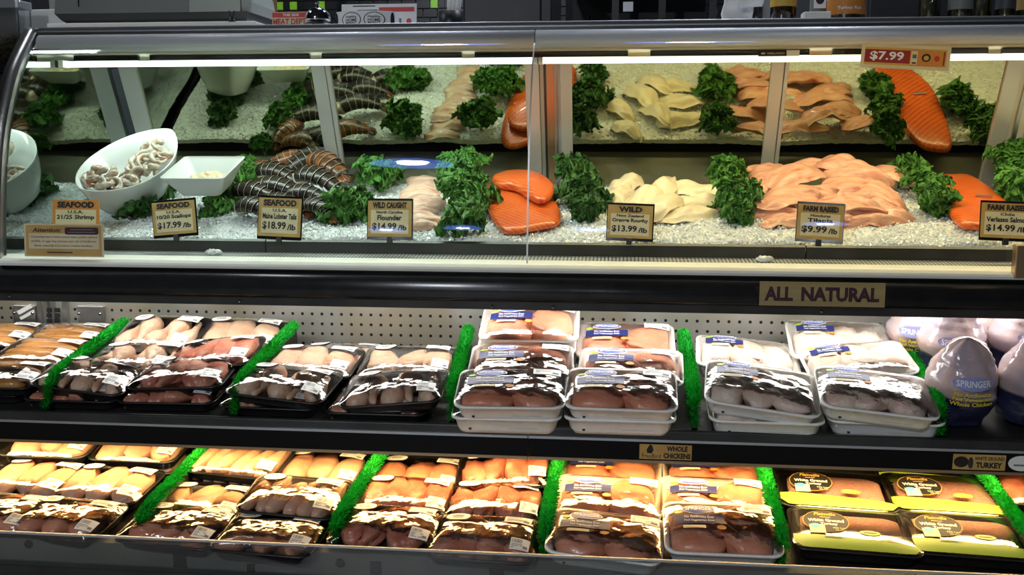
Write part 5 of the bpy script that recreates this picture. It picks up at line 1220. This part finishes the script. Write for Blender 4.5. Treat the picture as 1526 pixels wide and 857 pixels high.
def crumple(a, b, seed):
    n = 14; v = []; f = []
    for j in range(n + 1):
        for i in range(n + 1):
            x, z = (i / n - .5) * a, j / n * b; v.append((x * (1 - .25 * nz((i * .1, j * .1, seed), 3)), .035 * nz((x, z, seed), 22), z + .02 * nz((x, 0, seed), 14)))
    for j in range(n):
        for i in range(n): q = j * (n + 1) + i; f.append([q, q + 1, q + n + 2, q + n + 1])
    me = mk('cloth', v, f); bm = bmesh.new(); bm.from_mesh(me); bmesh.ops.solidify(bm, geom=bm.faces[:], thickness=.002); bm.to_mesh(me); bm.free(); return me
a = at(1100, 25, 2.66); t = thing('hanging_cloth', 'crumpled white cloth hanging from a black hook behind the paper pad', 'cloth', (a.x, 2.66, TOPZ + .035))
put('cloth_fold', crumple(.075, .17, 2), MT['white'], t); put('cloth_fold', crumple(.05, .14, 5), MT['white'], t, (.030, -.012, .035)); put('hook', box_mesh(.052, .062, .01, .03, -.035, .25), MT['black'], t)
# ------------------------------------------------------------------ jars
def jar(px0, px1, Y, label, prof_h, content, band, cat='jar', text=None, lid=True, glass=True, tcol='ink', band_z=(.25, .8)):
    a, b = span(px0, px1, Y); r_ = (b - a) / 2; t = thing('spice_jar', label, cat, ((a + b) / 2, Y, TOPZ), group='jars on the canopy')
    h_ = prof_h
    put('jar_body', lathe([(r_ * .9, 0), (r_, .006), (r_, h_ * .84), (r_ * .8, h_ * .93), (r_ * .78, h_)], 24), MT['jar'], t)
    put('contents', lathe([(r_ * .84, .004), (r_ * .93, .01), (r_ * .93, h_ * .6), (r_ * .2, h_ * .63)], 20), MT[content], t)
    z0, z1 = h_ * band_z[0], h_ * band_z[1]
    if band:
        p_ = put('jar_label', lathe([(r_ * 1.01, z0), (r_ * 1.015, z0 + .001), (r_ * 1.015, z1)], 28, False), MT[band], t)
        if text:
            for s_, wq, hq, z, m in text:
                me = text_mesh(s_, r_ * wq, hq, .02).copy(); me.materials.clear()
                for v in me.vertices: x, y = v.co.x, v.co.y; q = x / (r_ * 1.03); v.co = (r_ * 1.03 * math.sin(q), -r_ * 1.03 * math.cos(q), y + z)
                put('lettering', me, MT[m], p_)
    if lid: put('jar_lid', lathe([(r_ * .86, h_), (r_ * .88, h_ + .004), (r_ * .88, h_ + .026), (r_ * .8, h_ + .028)], 24), MT['black'], t)
    return t
jar(1147, 1186, 2.42, 'spice jar with yellow label left of the rub jar', .12, 'spice', 'gold', band_z=(.34, .9))
t = jar(1206, 1230, 2.50, 'slim grey jar with square white label', .14, 'preserve', 'scale', band_z=(.1, .85))
q = put('square_label', box_mesh(-.014, .014, -.001, 0, .045, .085), MT['white'], t, (0, -.0225, 0)); put('print', disc(.010, .012, 18), MT['ink'], q, (0, -.0015, .066), (R(90), 0, 0))
t = jar(1232, 1288, 2.40, 'rub jar with orange label and white dome print', .10, 'spice', 'orange', text=[('Turkey Rub', 1.35, .009, .031, 'palewhite')], band_z=(.18, .52))
t0 = t; a, b = span(1232, 1288, 2.40); r_ = (b - a) / 2
put('white_band', lathe([(r_ * 1.012, .052), (r_ * 1.016, .053), (r_ * 1.016, .070)], 28, False), MT['white'], t)
for k in range(7): put('dome_ray', tube([(r_ * 1.03 * math.sin(q_), -r_ * 1.03 * math.cos(q_), zz) for q_, zz in ((R(-36 + 12 * k), .052 + .006 * math.cos(R(-36 + 12 * k) * 2)), (R(-40 + 13.3 * k), .061 + .008 * math.cos(R(-36 + 12 * k) * 2)))], .0012, 6), MT['ink'], t)
a, b = span(1195, 1236, 2.33, 32); o = box('foam_block', a, b, 2.31, 2.35, TOPZ, TOPZ + .018, MT['cream'], bev=.003); tag(o, 'small white foam block before the slim grey jar', 'block')
for i, (p0, p1, Y) in enumerate(((1368, 1400, 2.52), (1412, 1448, 2.50), (1450, 1476, 2.54), (1482, 1512, 2.50), (1514, 1548, 2.52))):
    jar(p0, p1, Y, ['leftmost of the five dim glass jars at the right', 'second of the five dim glass jars at the right', 'middle one of the five dim glass jars at the right', 'fourth of the five dim glass jars at the right', 'rightmost dim glass jar with orange tinted label'][i], .13, 'preserve', [None, 'scale', None, 'scaledark', 'tan'][i], band_z=(.3, .75))
t, w_, h_ = crate(1290, 1700, -120, 2.95, .4, None, 'dark_cabinet', 'near black cabinet standing behind the dim glass jars', 'cabinet'); put('cabinet_body', box_mesh(-w_ / 2, w_ / 2, 0, .5, 0, h_, .004), MT['wall'], t); put('cabinet_door', box_mesh(-w_ * .49, -.01, -.015, 0, .05, h_ - .02, .002), MT['wall'], t); put('cabinet_door', box_mesh(.0, w_ * .49, -.015, 0, .05, h_ - .02, .002), MT['wall'], t)
# ------------------------------------------------------------------ left of the case
t = thing('service_counter', 'dark side counter left of the display case', 'counter', (-2.0, 2.83, 0)); zt = at(10, 97, 2.83).z
put('counter_body', box_mesh(-.55, .58, .02, .6, 0, zt - .02, .003), MT['black'], t); put('counter_top', box_mesh(-.57, .59, 0, .62, zt - .02, zt, .003), MT['blackgloss'], t)
x0, x1 = span(-75, 30, 2.86); t = thing('herb_bin', 'clear bin half full of dried herbs at the far left', 'bin', ((x0 + x1) / 2, 2.895, zt)); w_ = x1 - x0
put('bin_shell', loft([[(x, y, z) for x, y in rr(a_, .07, .012)] for a_, z in ((w_ * .95, 0), (w_, .20))], False), MT['plastic'], t)
put('herbs', loft([[(x, y, z + .006 * nz((x, y, 0), 40) * (z > .02)) for x, y in rr(a_, .062 * a_ / w_, .006)] for a_, z in ((w_ * .90, .004), (w_ * .93, .085), (w_ * .6, .092), (w_ * .2, .095))]), MT['herb'], t)
put('bin_lid', loft([[(x, y, z) for x, y in rr(a_, .074, .012)] for a_, z in ((w_ * 1.005, .168), (w_ * 1.01, .170), (w_ * 1.01, .185), (w_ * 1.0, .19))], smooth=False), MT['satin'], t)
x0, x1 = span(28, 112, 3.02); t = thing('white_carton', 'white corrugated carton between the herb bin and the scale', 'box', ((x0 + x1) / 2, 3.02, zt)); w_ = x1 - x0; h_ = at(60, 14, 3.02).z - zt
put('carton_body', box_mesh(-w_ / 2, w_ / 2, 0, .25, 0, h_, .002), MT['white'], t); put('carton_flap', box_mesh(w_ * .30, w_ * .33, -.003, 0, .01, h_ + .003), MT['foam'], t); put('carton_flap', box_mesh(w_ * .37, w_ * .46, -.003, 0, .01, h_ + .004), MT['foam'], t)
x0, x1 = span(45, 110, 3.2); o = box('paper_sheaf', x0, x1, 3.32, 3.36, zt, zt + .45, MT['scalelight']); tag(o, 'dull grey green panel behind the white carton', 'panel')
